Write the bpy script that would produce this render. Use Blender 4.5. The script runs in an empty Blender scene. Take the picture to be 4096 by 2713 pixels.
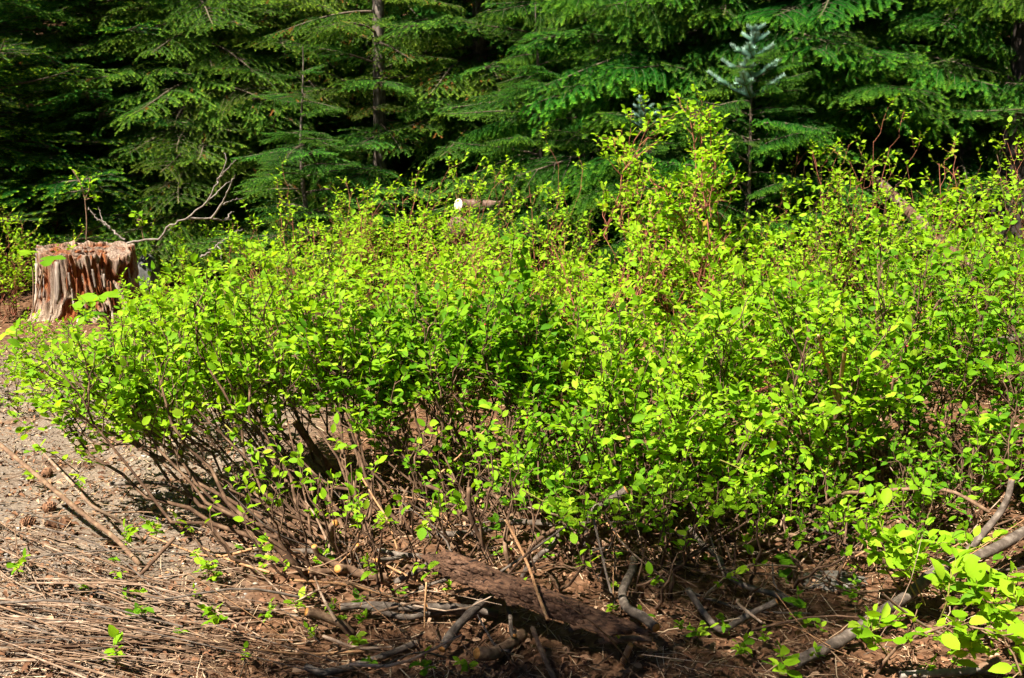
import bpy, math, random
import numpy as np
from mathutils import Vector, Matrix

# ------------------------------------------------------------------ camera, sky, sun, exposure
S = bpy.context.scene
PITCH = math.radians(12.0)
F = 4020.0                      # focal length in pixels of the 4096 px wide photograph
CAMZ = 1.55
cam_d = bpy.data.cameras.new('camera')
cam_d.sensor_width = 36.0
cam_d.lens = F * 36.0 / 4096.0
cam_d.clip_start = 0.05
cam_d.clip_end = 500.0
cam_o = bpy.data.objects.new('camera', cam_d)
cam_o.location = (0, 0, CAMZ)
cam_o.rotation_euler = (math.pi / 2 - PITCH, 0, 0)
S.collection.objects.link(cam_o)
S.camera = cam_o

SUN_TO = Vector((-0.50, -0.50, 1.0)).normalized()      # direction towards the sun
SUN_EL = math.asin(SUN_TO.z)
SUN_RT = math.atan2(SUN_TO.x, SUN_TO.y)
W = bpy.data.worlds.new('World'); S.world = W; W.use_nodes = True
wn = W.node_tree.nodes; wl = W.node_tree.links
sky = wn.new('ShaderNodeTexSky'); sky.sky_type = 'NISHITA'; sky.sun_disc = False
sky.altitude = 1200.0; sky.air_density = 0.4; sky.dust_density = 0.2
sky.sun_elevation = SUN_EL; sky.sun_rotation = SUN_RT
wl.new(sky.outputs['Color'], wn['Background'].inputs['Color'])
wn['Background'].inputs['Strength'].default_value = 0.05
sun_d = bpy.data.lights.new('sun', 'SUN'); sun_d.energy = 5.0; sun_d.angle = math.radians(0.53)
sun_d.color = (1.0, 0.93, 0.80)
sun_o = bpy.data.objects.new('sun', sun_d); S.collection.objects.link(sun_o)
sun_o.rotation_euler = SUN_TO.to_track_quat('Z', 'Y').to_euler()
sun_o.location = (-6, -4, 12)
S.view_settings.view_transform = 'Standard'
S.view_settings.look = 'None'
S.view_settings.gamma = 1.0
S.view_settings.exposure = 1.7
S.cycles.max_bounces = 3
S.cycles.diffuse_bounces = 2
S.cycles.glossy_bounces = 1
S.cycles.transmission_bounces = 3
S.cycles.use_adaptive_sampling = True
S.cycles.adaptive_threshold = 0.05
S.cycles.adaptive_min_samples = 16
S.cycles.use_denoising = True

COL = S.collection
SUNV = np.array(SUN_TO)
UPV = np.array((0., 0., 1.))

# ------------------------------------------------------------------ pixel helpers (real positions on real planes)
CP, SP = math.cos(PITCH), math.sin(PITCH)
def ray(px, py):
    x = (px - 2048.0) / F; v = -(py - 1356.5) / F
    return np.array((x, CP + v * SP, -SP + v * CP))
def at(px, py, y):
    d = ray(px, py); return np.array((0, 0, CAMZ)) + d * (y / d[1])
def gz(x, y):
    x = np.asarray(x, float); y = np.asarray(y, float)
    z = 0.035 * np.sin(x * 1.3 + 0.7) * np.cos(y * 1.1 - 0.4) + 0.02 * np.sin(x * 3.1 + y * 2.3)
    z = z + 0.012 * np.sin(x * 7.3 - y * 5.1) * np.sin(y * 6.7 + x * 2.2)
    z = z + np.maximum(0, y - 12.5) ** 1.4 * 0.16
    return z
def atz(px, py, h=0.0):
    """point of the pixel's ray at height h above the ground"""
    d = ray(px, py); p = np.array((0, 0, CAMZ)) + d * ((CAMZ - h) / -d[2])
    for _ in range(4):
        p = np.array((0, 0, CAMZ)) + d * ((CAMZ - h - float(gz(p[0], p[1]))) / -d[2])
    return p
def pxm(n, p):
    """n pixels of the photograph as metres at point p"""
    return n * float(np.linalg.norm(np.asarray(p) - (0, 0, CAMZ))) / F

# ------------------------------------------------------------------ object helpers
def tag(o, label=None, cat=None, group=None, kind=None):
    if label: o['label'] = label
    if cat: o['category'] = cat
    if group: o['group'] = group
    if kind: o['kind'] = kind
    return o
def empty(name, loc, label=None, cat=None, group=None):
    o = bpy.data.objects.new(name, None); COL.objects.link(o); o.location = tuple(loc)
    o.empty_display_size = 0.1
    return tag(o, label, cat, group)
def link(name, me, parent=None, loc=None, mat=None):
    o = bpy.data.objects.new(name, me); COL.objects.link(o)
    if parent is not None: o.parent = parent
    if mat is not None: o.matrix_basis = mat
    elif loc is not None: o.location = tuple(loc)
    return o
def mesh_np(name, V, faces, mats, smooth=False, midx=None, attrs=None):
    """faces: list of int arrays (n,3) or (n,4); midx: list of material index arrays or ints"""
    me = bpy.data.meshes.new(name)
    V = np.asarray(V, np.float32)
    faces = [np.asarray(f, np.int32) for f in faces if len(f)]
    loops = np.concatenate([f.ravel() for f in faces])
    sizes = np.concatenate([np.full(len(f), f.shape[1], np.int32) for f in faces])
    starts = np.concatenate(([0], np.cumsum(sizes)[:-1])).astype(np.int32)
    me.vertices.add(len(V)); me.vertices.foreach_set('co', V.ravel())
    me.loops.add(len(loops)); me.loops.foreach_set('vertex_index', loops)
    me.polygons.add(len(sizes)); me.polygons.foreach_set('loop_start', starts)
    if midx is not None:
        mi = np.concatenate([np.full(len(f), m, np.int32) if np.isscalar(m) else np.asarray(m, np.int32)
                             for f, m in zip(faces, midx)])
        me.polygons.foreach_set('material_index', mi)
    if smooth is not False:
        sm = np.ones(len(sizes), bool) if smooth is True else np.concatenate(
            [np.full(len(f), s, bool) for f, s in zip(faces, smooth)])
        me.polygons.foreach_set('use_smooth', sm)
    for m in (mats if isinstance(mats, (list, tuple)) else [mats]): me.materials.append(m)
    if attrs:
        for k, a in attrs.items():
            at_ = me.attributes.new(k, 'FLOAT', 'POINT'); at_.data.foreach_set('value', np.asarray(a, np.float32))
    me.update(calc_edges=True)
    return me
def nrm(a):
    return a / np.maximum(np.linalg.norm(a, axis=-1, keepdims=True), 1e-9)

def tubes(P, R, n=5):
    """P (N,K,3), R (N,K) -> verts, quads"""
    P = np.asarray(P, float); R = np.asarray(R, float)
    N, K, _ = P.shape
    T = np.empty_like(P); T[:, 1:-1] = P[:, 2:] - P[:, :-2]; T[:, 0] = P[:, 1] - P[:, 0]; T[:, -1] = P[:, -1] - P[:, -2]
    T = nrm(T)
    ref = np.where(np.abs(T[:, :1, 2:3]) > 0.8, np.array((1., 0, 0)), np.array((0, 0, 1.)))
    U = nrm(np.cross(np.broadcast_to(ref, T.shape), T)); Wv = np.cross(T, U)
    a = np.arange(n) * 2 * np.pi / n
    V = P[:, :, None] + R[:, :, None, None] * (np.cos(a)[:, None] * U[:, :, None] + np.sin(a)[:, None] * Wv[:, :, None])
    idx = np.arange(N * K * n).reshape(N, K, n)
    q = np.stack((idx[:, :-1], np.roll(idx, -1, 2)[:, :-1], np.roll(idx, -1, 2)[:, 1:], idx[:, 1:]), -1).reshape(-1, 4)
    return V.reshape(-1, 3), q
def join(parts):
    """parts: list of (V, faces)"""
    Vs, Fs, o = [], [], 0
    for v, f in parts:
        Vs.append(v); Fs.append(f + o); o += len(v)
    return np.concatenate(Vs), Fs

def resample(pts, K):
    """smooth (Catmull-Rom) polyline through pts with K samples"""
    p = np.asarray(pts, float)
    if len(p) == 2: return p[0] + (p[1] - p[0]) * np.linspace(0, 1, K)[:, None]
    q = np.concatenate(([2 * p[0] - p[1]], p, [2 * p[-1] - p[-2]]))
    t = np.linspace(0, len(p) - 1 - 1e-6, K); i = t.astype(int); f = (t - i)[:, None]
    a, b, c, d = q[i], q[i + 1], q[i + 2], q[i + 3]
    return 0.5 * (2 * b + (c - a) * f + (2 * a - 5 * b + 4 * c - d) * f ** 2 + (3 * b - a - 3 * c + d) * f ** 3)

# ------------------------------------------------------------------ materials
class NT:
    def __init__(s, name):
        s.m = bpy.data.materials.new(name); s.m.use_nodes = True
        s.t = s.m.node_tree; s.n = s.t.nodes; s.l = s.t.links
        s.b = s.n['Principled BSDF']; s.out = s.n['Material Output']
    def node(s, typ, **kw):
        x = s.n.new(typ)
        for k, v in kw.items():
            if k in x.inputs.keys() if hasattr(x.inputs, 'keys') else False: x.inputs[k].default_value = v
            else: setattr(x, k, v)
        return x
    def ramp(s, fac, stops):
        r = s.n.new('ShaderNodeValToRGB'); s.l.new(fac, r.inputs[0])
        e = r.color_ramp.elements
        while len(e) > 1: e.remove(e[-1])
        e[0].position = stops[0][0]; e[0].color = (*stops[0][1], 1)
        for p, c in stops[1:]:
            x = e.new(p); x.color = (*c, 1)
        return r.outputs[0]
    def noise(s, scale, detail=4, coord='Object', stretch=None, rough=0.6, dist=0.0):
        tc = s.n.new('ShaderNodeTexCoord'); v = tc.outputs[coord]
        if stretch:
            mp = s.n.new('ShaderNodeMapping'); mp.inputs['Scale'].default_value = stretch
            s.l.new(v, mp.inputs['Vector']); v = mp.outputs[0]
        nz = s.n.new('ShaderNodeTexNoise'); nz.inputs['Scale'].default_value = scale
        nz.inputs['Detail'].default_value = detail; nz.inputs['Roughness'].default_value = rough
        nz.inputs['Distortion'].default_value = dist
        s.l.new(v, nz.inputs['Vector']); return nz.outputs['Fac']
    def mix(s, fac, a, b, mode='MIX'):
        x = s.n.new('ShaderNodeMix'); x.data_type = 'RGBA'; x.blend_type = mode
        for sock, val in ((0, fac), (6, a), (7, b)):
            if isinstance(val, (int, float)): x.inputs[sock].default_value = val
            elif isinstance(val, tuple): x.inputs[sock].default_value = (*val, 1)
            else: s.l.new(val, x.inputs[sock])
        return x.outputs[2]
    def bump(s, h, strength=0.5, dist=0.01):
        b = s.n.new('ShaderNodeBump'); b.inputs['Strength'].default_value = strength; b.inputs['Distance'].default_value = dist
        s.l.new(h, b.inputs['Height']); s.l.new(b.outputs[0], s.b.inputs['Normal'])
    def base(s, c, rough=0.85, spec=0.2):
        if isinstance(c, tuple): s.b.inputs['Base Color'].default_value = (*c, 1)
        else: s.l.new(c, s.b.inputs['Base Color'])
        s.b.inputs['Roughness'].default_value = rough
        s.b.inputs['Specular IOR Level'].default_value = spec
        return s.m

def rand_out(t, per_object):
    if per_object: return t.n.new('ShaderNodeObjectInfo').outputs['Random']
    return t.n.new('ShaderNodeNewGeometry').outputs['Random Per Island']

def leaf_mat(name, stops, per_object, trans=0.5, tcol=(1.25, 1.15, 0.5), rough=0.6, spec=0.12):
    t = NT(name)
    c = t.ramp(rand_out(t, per_object), stops)
    t.base(c, rough, spec)
    tr = t.n.new('ShaderNodeBsdfTranslucent')
    tc = t.mix(1.0, c, tcol, 'MULTIPLY'); t.l.new(tc, tr.inputs['Color'])
    mx = t.n.new('ShaderNodeMixShader'); mx.inputs[0].default_value = trans
    t.l.new(t.b.outputs[0], mx.inputs[1]); t.l.new(tr.outputs[0], mx.inputs[2])
    t.l.new(mx.outputs[0], t.out.inputs['Surface'])
    return t.m

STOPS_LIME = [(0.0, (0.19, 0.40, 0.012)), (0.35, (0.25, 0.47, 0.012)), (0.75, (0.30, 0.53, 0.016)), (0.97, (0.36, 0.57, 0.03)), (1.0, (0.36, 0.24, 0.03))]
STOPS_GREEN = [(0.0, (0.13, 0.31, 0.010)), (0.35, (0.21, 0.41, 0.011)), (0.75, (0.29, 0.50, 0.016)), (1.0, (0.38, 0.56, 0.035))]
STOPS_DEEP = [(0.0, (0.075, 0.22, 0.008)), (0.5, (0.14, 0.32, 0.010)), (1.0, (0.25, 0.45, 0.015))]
LEAF = {}
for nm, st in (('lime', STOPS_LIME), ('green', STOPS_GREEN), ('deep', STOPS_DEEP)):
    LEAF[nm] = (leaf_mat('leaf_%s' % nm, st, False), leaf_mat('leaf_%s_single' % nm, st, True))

def bark_mat(name, c0, c1, c2, sc=60, stretch=(1, 1, 1), bump=0.5, rough=0.85):
    t = NT(name)
    n1 = t.noise(sc, 5, 'Object', stretch)
    c = t.ramp(n1, [(0.25, c0), (0.5, c1), (0.72, c2)])
    t.base(c, rough, 0.25); t.bump(n1, bump, 0.004)
    return t.m
M_STEM = bark_mat('stem_bark', (0.030, 0.016, 0.010), (0.095, 0.052, 0.030), (0.25, 0.155, 0.095), 22)
M_REDSTEM = bark_mat('red_stem_bark', (0.13, 0.035, 0.02), (0.25, 0.085, 0.05), (0.36, 0.17, 0.09))
M_GREYBARK = bark_mat('grey_branch_bark', (0.035, 0.026, 0.02), (0.10, 0.076, 0.06), (0.22, 0.18, 0.145), 38, bump=1.0)
M_BROWNBARK = bark_mat('brown_branch_bark', (0.07, 0.04, 0.025), (0.17, 0.10, 0.06), (0.30, 0.20, 0.12), 45)
M_DEADGREY = bark_mat('bleached_dead_wood', (0.10, 0.078, 0.062), (0.20, 0.165, 0.14), (0.33, 0.285, 0.245), 40)
M_CANE = bark_mat('dry_cane', (0.10, 0.06, 0.035), (0.23, 0.15, 0.10), (0.46, 0.35, 0.26), 24)
M_TANSTEM = bark_mat('tan_stem_bark', (0.20, 0.095, 0.045), (0.36, 0.19, 0.09), (0.48, 0.29, 0.15), 50)
M_TRUNK = bark_mat('conifer_trunk_bark', (0.035, 0.025, 0.02), (0.12, 0.095, 0.075), (0.28, 0.235, 0.20), 22, (1, 1, 0.45), 1.0)
M_TRUNKSHADE = bark_mat('shaded_trunk_bark', (0.012, 0.009, 0.008), (0.03, 0.022, 0.018), (0.06, 0.045, 0.036), 18, (1, 1, 0.4), 1.0)  # darker copy of the trunk bark, the right trunk's shade put into its colour
t = NT('fresh_cut_wood')
n1 = t.noise(90, 4); M_CUT = t.base(t.ramp(n1, [(0.3, (0.36, 0.13, 0.028)), (0.55, (0.54, 0.24, 0.06)), (0.8, (0.64, 0.34, 0.12))]), 0.7, 0.2)
t = NT('pale_cut_wood')
n1 = t.noise(30, 4); M_PALECUT = t.base(t.ramp(n1, [(0.3, (0.62, 0.50, 0.33)), (0.6, (0.80, 0.74, 0.60))]), 0.7, 0.2)

# ------------------------------------------------------------------ leaf templates: length 1 along +X, up +Z
def leaf_template(curl=0.12, fold=0.10, w=0.30, rich=True, tipw=1.0):
    if rich:
        ts = np.array((0.20, 0.48, 0.78)); ws = np.array((0.72, 1.0, 0.66 * tipw)) * w
    else:
        ts = np.array((0.52,)); ws = np.array((1.0,)) * w
    V = [(0, 0, 0)]
    for t_, ww in zip(ts, ws):
        z = -curl * t_ * t_ + curl * 0.3 * t_
        V += [(t_, -ww, z + fold * ww * 2), (t_, 0, z), (t_, ww, z + fold * ww * 2)]
    V.append((1, 0, -curl * 0.8))
    n = len(ts); tip = len(V) - 1
    T = [(0, 1, 2), (0, 2, 3)]; Q = []
    for i in range(n - 1):
        a = 1 + 3 * i; b = a + 3
        Q += [(a, b, b + 1, a + 1), (a + 1, b + 1, b + 2, a + 2)]
    a = 1 + 3 * (n - 1)
    T += [(a, tip, a + 1), (a + 1, tip, a + 2)]
    return np.array(V, float), np.array(T), np.array(Q).reshape(-1, 4)
TEMPL = [leaf_template(0.10, 0.10, 0.29), leaf_template(0.30, 0.18, 0.25), leaf_template(-0.06, 0.05, 0.33), leaf_template(0.18, 0.26, 0.29, True, 1.25)]
TSIMPLE = leaf_template(0.12, 0.14, 0.30, False)
LEAFMESH = {}
for nm in LEAF:
    LEAFMESH[nm] = [mesh_np('leaf_blade', v, [T, Q], LEAF[nm][1], True) for v, T, Q in TEMPL]

def stamp(templ, pos, ax, up, s):
    """N copies of a template; returns V, [T,Q]"""
    v, T, Q = templ
    X = nrm(ax); Y = nrm(np.cross(up, X)); Z = np.cross(X, Y)
    V = pos[:, None] + s[:, None, None] * (v[None, :, 0:1] * X[:, None] + v[None, :, 1:2] * Y[:, None] + v[None, :, 2:3] * Z[:, None])
    o = (np.arange(len(pos)) * len(v))
    T2 = (T[None] + o[:, None, None]).reshape(-1, 3)
    Q2 = (Q[None] + o[:, None, None]).reshape(-1, 4)
    return V.reshape(-1, 3), T2, Q2
def frame_mat(p, ax, up, s):
    X = ax / np.linalg.norm(ax); Y = np.cross(up, X); Y /= np.linalg.norm(Y); Z = np.cross(X, Y)
    return Matrix(((X[0] * s, Y[0] * s, Z[0] * s, p[0]), (X[1] * s, Y[1] * s, Z[1] * s, p[1]), (X[2] * s, Y[2] * s, Z[2] * s, p[2]), (0, 0, 0, 1)))

def kids(rng, P, M, t0, t1, L0, L1, K, fwd, side, up, curl, wob=0.06, taper=0.5):
    """M child polylines for every parent polyline P (N,K0,3)"""
    N, K0, _ = P.shape
    t_ = (np.arange(M) + rng.uniform(0, 1, (N, M))) / M * (t1 - t0) + t0
    x = np.clip(t_ * (K0 - 1), 0, K0 - 1.001); i = x.astype(int); f = (x - i)[..., None]
    r = np.arange(N)[:, None]
    a, b = P[r, i], P[r, i + 1]
    pos = a + (b - a) * f; tan = nrm(b - a)
    rd = rng.normal(size=(N, M, 3)); perp = nrm(rd - (rd * tan).sum(-1, keepdims=True) * tan)
    d = nrm(tan * fwd + perp * side + UPV * up)
    L = rng.uniform(L0, L1, (N, M)) * (1 - taper * t_)
    s = np.linspace(0, 1, K)
    pts = pos[:, :, None] + d[:, :, None] * (L[..., None, None] * s[:, None]) + UPV * (curl * L[..., None, None] * (s ** 2)[:, None])
    w = rng.normal(size=(N, M, K, 3)) * (L * wob)[..., None, None]; w[:, :, 0] = 0
    return (pts + w).reshape(N * M, K, 3), t_.ravel()

def leaves_on(rng, P, n, t0, size, spread=0.9, tilt=0.5, tipburst=True):
    """leaf positions / axes / ups / sizes along polylines"""
    N, K0, _ = P.shape
    t_ = np.linspace(t0, 1.0, n)[None] * np.ones((N, 1)) + rng.uniform(-0.04, 0.0, (N, n))
    x = np.clip(t_ * (K0 - 1), 0, K0 - 1.001); i = x.astype(int); f = (x - i)[..., None]
    r = np.arange(N)[:, None]
    a, b = P[r, i], P[r, i + 1]
    pos = a + (b - a) * f; tan = nrm(b - a)
    hor = nrm(np.cross(tan, UPV) + 1e-6)
    sgn = np.where((np.arange(n) % 2) == 0, 1.0, -1.0)[None, :, None] * np.where(rng.uniform(size=(N, 1, 1)) < .5, 1, -1)
    ax = nrm(tan * 0.55 + hor * sgn * spread + rng.normal(size=(N, n, 3)) * 0.38)
    if tipburst: ax[:, -1] = nrm(tan[:, -1] + rng.normal(size=(N, 3)) * 0.3)
    ax[..., 2] *= 0.75; ax = nrm(ax)
    up = nrm(UPV + SUNV * 0.35 + rng.normal(size=(N, n, 3)) * tilt)
    s = size * rng.uniform(0.42, 1.12, (N, n))
    return pos.reshape(-1, 3), ax.reshape(-1, 3), up.reshape(-1, 3), s.ravel()

M_BERRY = NT('berry_skin').base((0.42, 0.05, 0.045), 0.35, 0.5)
def ico(r=1.0):
    p = (1 + 5 ** .5) / 2
    V = np.array([(-1, p, 0), (1, p, 0), (-1, -p, 0), (1, -p, 0), (0, -1, p), (0, 1, p), (0, -1, -p), (0, 1, -p), (p, 0, -1), (p, 0, 1), (-p, 0, -1), (-p, 0, 1)], float)
    Fc = np.array([(0, 11, 5), (0, 5, 1), (0, 1, 7), (0, 7, 10), (0, 10, 11), (1, 5, 9), (5, 11, 4), (11, 10, 2), (10, 7, 6), (7, 1, 8), (3, 9, 4), (3, 4, 2), (3, 2, 6), (3, 6, 8), (3, 8, 9), (4, 9, 5), (2, 4, 11), (6, 2, 10), (8, 6, 7), (9, 8, 1)])
    return nrm(V) * r, Fc
_v, _f = ico(0.0048)
BERRYMESH = mesh_np('berry', _v * (1, 1, 0.85), [_f], M_BERRY, True)

def build_bush(name, label, cat, base, H, R, lean=(0, 0), nst=13, sh=8, tw=4, lf=5, size=0.038, leafcol='green', stem_mat=None,
               nobj=0, seed=1, group=None, berries=0, rbase=0.006, bare=0.3, low=0.28, rich=True, spread0=0.16, tilt=0.5, zmin=0.6, shl=(0.16, 0.34), dirs=None, spikes=0.0):
    rng = np.random.default_rng(seed)
    base = np.array((base[0], base[1], float(gz(base[0], base[1])) - 0.01))
    root = empty(name, base, label, cat, group)
    stem_mat = stem_mat or M_STEM
    az = np.arange(nst) * 2.39996 + rng.uniform(0, 1, nst)
    if dirs is not None: az = rng.uniform(dirs[0], dirs[1], nst)
    rho = np.sqrt((np.arange(nst) + 0.5) / nst) * rng.uniform(0.8, 1.15, nst)
    tip = np.stack((np.cos(az) * R * rho + lean[0], np.sin(az) * R * rho + lean[1], H * rng.uniform(zmin, 1.0, nst) * (1 - 0.30 * rho ** 2)), -1)
    if spikes: tip[:, 2] *= np.where(rng.uniform(size=nst) < spikes, rng.uniform(1.15, 1.4, nst), 1.0)
    off = np.stack((np.cos(az), np.sin(az), 0 * az), -1) * (rng.uniform(0.1, 1, nst) * spread0)[:, None]
    hz = np.array((1, 1, 0.0))
    p1 = off + (tip - off) * hz * 0.5 + UPV * (tip[:, 2:3] * low)
    p1 = p1 + rng.normal(size=p1.shape) * (0.13, 0.13, 0.07) * H
    s = np.linspace(0, 1, 9)[None, :, None]
    P0 = off[:, None] * (1 - s) ** 2 + 2 * p1[:, None] * s * (1 - s) + tip[:, None] * s ** 2
    w = rng.normal(size=P0.shape) * 0.020 * H; w[:, 0] = 0; P0 = P0 + w
    P1, t1 = kids(rng, P0, sh, bare, 1.0, shl[0] * H ** .5, shl[1] * H ** .5, 5, 0.75, 0.8, 0.35, 0.18, taper=0.3)
    P2, t2 = kids(rng, P1, tw, 0.25, 1.0, 0.05, 0.13, 3, 0.8, 0.85, 0.2, 0.15, taper=0.35)
    r0 = np.linspace(1, 0.35, 9)[None] * (rbase * rng.uniform(0.6, 1.2, nst))[:, None]
    r1 = np.linspace(1, 0.5, 5)[None] * (rbase * 0.42) * np.ones((len(P1), 1))
    r2 = np.linspace(1, 0.6, 3)[None] * (rbase * 0.24) * np.ones((len(P2), 1))
    for k in range(nst):
        a = tubes(P0[k:k + 1], r0[k:k + 1], 6)
        b = tubes(P1[k * sh:(k + 1) * sh], r1[k * sh:(k + 1) * sh], 3)
        c = tubes(P2[k * sh * tw:(k + 1) * sh * tw], r2[k * sh * tw:(k + 1) * sh * tw], 3)
        V, Fs = join([a, b, c])
        link('stem', mesh_np('stem', V, Fs, stem_mat, True), root)
    L = [leaves_on(rng, P2, lf, 0.42, size, tilt=tilt), leaves_on(rng, P1, 4, 0.68, size, tilt=tilt)]
    pos, ax, up, sz = [np.concatenate(z) for z in zip(*L)]
    keep = (pos[:, 2] > 0.02)
    pos, ax, up, sz = pos[keep], ax[keep], up[keep], sz[keep]
    wd = np.linalg.norm(pos + base - (0, 0, CAMZ), axis=1)
    order = np.argsort(wd - sz * 4)
    near, rest = order[:nobj], order[nobj:]
    mset = LEAFMESH[leafcol]
    for j, i in enumerate(near):
        link('leaf', mset[j % 4], root, mat=frame_mat(pos[i], ax[i], up[i], sz[i]))
    if len(rest):
        rest = rest[rng.permutation(len(rest))]
        groups = np.array_split(rest, 4) if rich else [rest]
        Vs, Ts, Qs, o = [], [], [], 0
        for gi, g in enumerate(groups):
            v, T, Q = stamp(TEMPL[gi] if rich else TSIMPLE, pos[g], ax[g], up[g], sz[g])
            Vs.append(v); Ts.append(T + o); Qs.append(Q + o); o += len(v)
        me = mesh_np('foliage', np.concatenate(Vs), [np.concatenate(Ts), np.concatenate(Qs)], LEAF[leafcol][0], True)
        tag(link('foliage', me, root), kind='stuff')
    if berries:
        for i in rng.choice(order[:max(400, berries)], berries, replace=False):
            link('berry', BERRYMESH, root, loc=pos[i] + (0, 0, -0.012))
    return root

# ------------------------------------------------------------------ ground
def ground_mat():
    t = NT('forest_floor')
    n1 = t.noise(2.2, 5); n2 = t.noise(26, 6); n3 = t.noise(140, 3)
    litter = t.ramp(n2, [(0.28, (0.034, 0.016, 0.008)), (0.48, (0.105, 0.052, 0.027)), (0.68, (0.21, 0.115, 0.066))])
    sand = t.ramp(n3, [(0.3, (0.10, 0.076, 0.058)), (0.55, (0.20, 0.155, 0.118)), (0.75, (0.32, 0.255, 0.20))])
    # bare sandy patch on the left of the clearing
    tc = t.n.new('ShaderNodeTexCoord'); sp = t.n.new('ShaderNodeSeparateXYZ'); t.l.new(tc.outputs['Object'], sp.inputs[0])
    mp = t.n.new('ShaderNodeMapRange'); mp.inputs['From Min'].default_value = -0.8; mp.inputs['From Max'].default_value = -1.3
    t.l.new(sp.outputs['X'], mp.inputs['Value'])
    mp2 = t.n.new('ShaderNodeMapRange'); mp2.inputs['From Min'].default_value = 7.5; mp2.inputs['From Max'].default_value = 6.0
    t.l.new(sp.outputs['Y'], mp2.inputs['Value'])
    mm = t.n.new('ShaderNodeMath'); mm.operation = 'MULTIPLY'; t.l.new(mp.outputs[0], mm.inputs[0]); t.l.new(mp2.outputs[0], mm.inputs[1])
    nn = t.n.new('ShaderNodeMapRange'); nn.inputs['From Min'].default_value = 0.30; nn.inputs['From Max'].default_value = 0.46
    t.l.new(n1, nn.inputs['Value'])
    mm2 = t.n.new('ShaderNodeMath'); mm2.operation = 'MULTIPLY'; t.l.new(mm.outputs[0], mm2.inputs[0]); t.l.new(nn.outputs[0], mm2.inputs[1])
    c = t.mix(mm2.outputs[0], litter, sand)
    t.base(c, 0.95, 0.1); t.bump(n2, 0.7, 0.02)
    return t.m
def axis(a, b, fine0, fine1, df, dc):
    return np.unique(np.concatenate((np.arange(a, fine0, dc), np.arange(fine0, fine1, df), np.arange(fine1, b + dc, dc))))
gx = axis(-60, 60, -4, 4.5, 0.05, 1.5); gy = axis(-30, 90, 1.8, 9.5, 0.05, 1.2)
GX, GY = np.meshgrid(gx, gy)
rg = np.random.default_rng(5)
GZ = gz(GX, GY) + np.where((np.abs(GX) < 5) & (GY > 1) & (GY < 10), rg.normal(size=GX.shape) * 0.006, 0)
idx = np.arange(GX.size).reshape(GX.shape)
q = np.stack((idx[:-1, :-1], idx[:-1, 1:], idx[1:, 1:], idx[1:, :-1]), -1).reshape(-1, 4)
g = link('ground', mesh_np('ground', np.stack((GX, GY, GZ), -1).reshape(-1, 3), [q], ground_mat(), True))
tag(g, 'brown forest floor of soil, litter and sandy gravel under the shrubs', None, None, 'structure')

# litter: dead leaf scraps, needles and twig bits, wood chips
def scatter(rng, n, near=True):
    """points on the ground inside the view, denser close to the camera"""
    y = 2.2 + (rng.uniform(0, 1, n) ** (1.7 if near else 1.0)) * (7.0 if near else 9)
    x = (rng.uniform(-1, 1, n) * 0.58) * y
    return np.stack((x, y, gz(x, y)), -1)
rng = np.random.default_rng(11)
t = NT('dead_leaf'); rr = rand_out(t, False)
M_DEADLEAF = t.base(t.ramp(rr, [(0, (0.05, 0.022, 0.011)), (0.4, (0.13, 0.060, 0.030)), (0.8, (0.25, 0.125, 0.066)), (1, (0.42, 0.27, 0.17))]), 0.8, 0.2)
n = 17000
p = scatter(rng, n) + np.stack((np.zeros(n), np.zeros(n), rng.uniform(0.002, 0.03, n)), -1)
ax = rng.normal(size=(n, 3)); ax[:, 2] *= 0.35
up = nrm(UPV + rng.normal(size=(n, 3)) * 0.55)
v, T, Q = stamp(leaf_template(0.55, 0.40, 0.24, True), p, ax, up, rng.uniform(0.008, 0.036, n))
tag(link('dead_leaf_litter', mesh_np('dead_leaf_litter', v, [T, Q], M_DEADLEAF)), 'scraps of curled brown dead leaves covering the forest floor', 'leaf litter', None, 'stuff')
t = NT('dead_twig'); rr = rand_out(t, False)
M_DEADTWIG = t.base(t.ramp(rr, [(0, (0.06, 0.035, 0.02)), (0.4, (0.18, 0.10, 0.06)), (0.75, (0.34, 0.22, 0.13)), (1, (0.60, 0.46, 0.31))]), 0.8, 0.2)
n = 14000
p = scatter(rng, n); d = rng.normal(size=(n, 3)); d[:, 2] *= 0.22; d = nrm(d); Ls = rng.uniform(0.02, 0.16, n) * rng.uniform(0.4, 1, n)
s = np.linspace(0, 1, 3)[None, :, None]
P = p[:, None] + d[:, None] * Ls[:, None, None] * s + UPV * 0.012 + rng.normal(size=(n, 3, 3)) * (Ls * 0.05)[:, None, None]
P[..., 2] = np.maximum(P[..., 2], gz(P[..., 0], P[..., 1]) + 0.003)
V, Q = tubes(P, np.ones((n, 3)) * rng.uniform(0.0006, 0.0024, (n, 1)), 3)
tag(link('twig_litter', mesh_np('twig_litter', V, [Q], M_DEADTWIG)), 'fine dead twigs and needles scattered over the forest floor', 'twig litter', None, 'stuff')
t = NT('gravel_stone'); rr = rand_out(t, False)
M_GRAVEL = t.base(t.ramp(rr, [(0, (0.12, 0.10, 0.09)), (0.4, (0.26, 0.24, 0.22)), (0.7, (0.42, 0.30, 0.18)), (0.85, (0.46, 0.22, 0.09)), (1, (0.6, 0.56, 0.5))]), 0.9, 0.2)
n = 3000
y = rng.uniform(3.1, 7, n); x = -rng.uniform(0.27, 0.56, n) * y; p = np.stack((x, y, gz(x, y) + 0.002), -1)
iv, if_ = ico(1.0)
s3 = rng.uniform(0.002, 0.008, n)[:, None] * np.array((1.3, 1, 0.6)) * rng.uniform(0.6, 1.3, (n, 3))
V = (p[:, None] + iv[None] * s3[:, None]).reshape(-1, 3)
Tt = (if_[None] + (np.arange(n) * 12)[:, None, None]).reshape(-1, 3)
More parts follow.
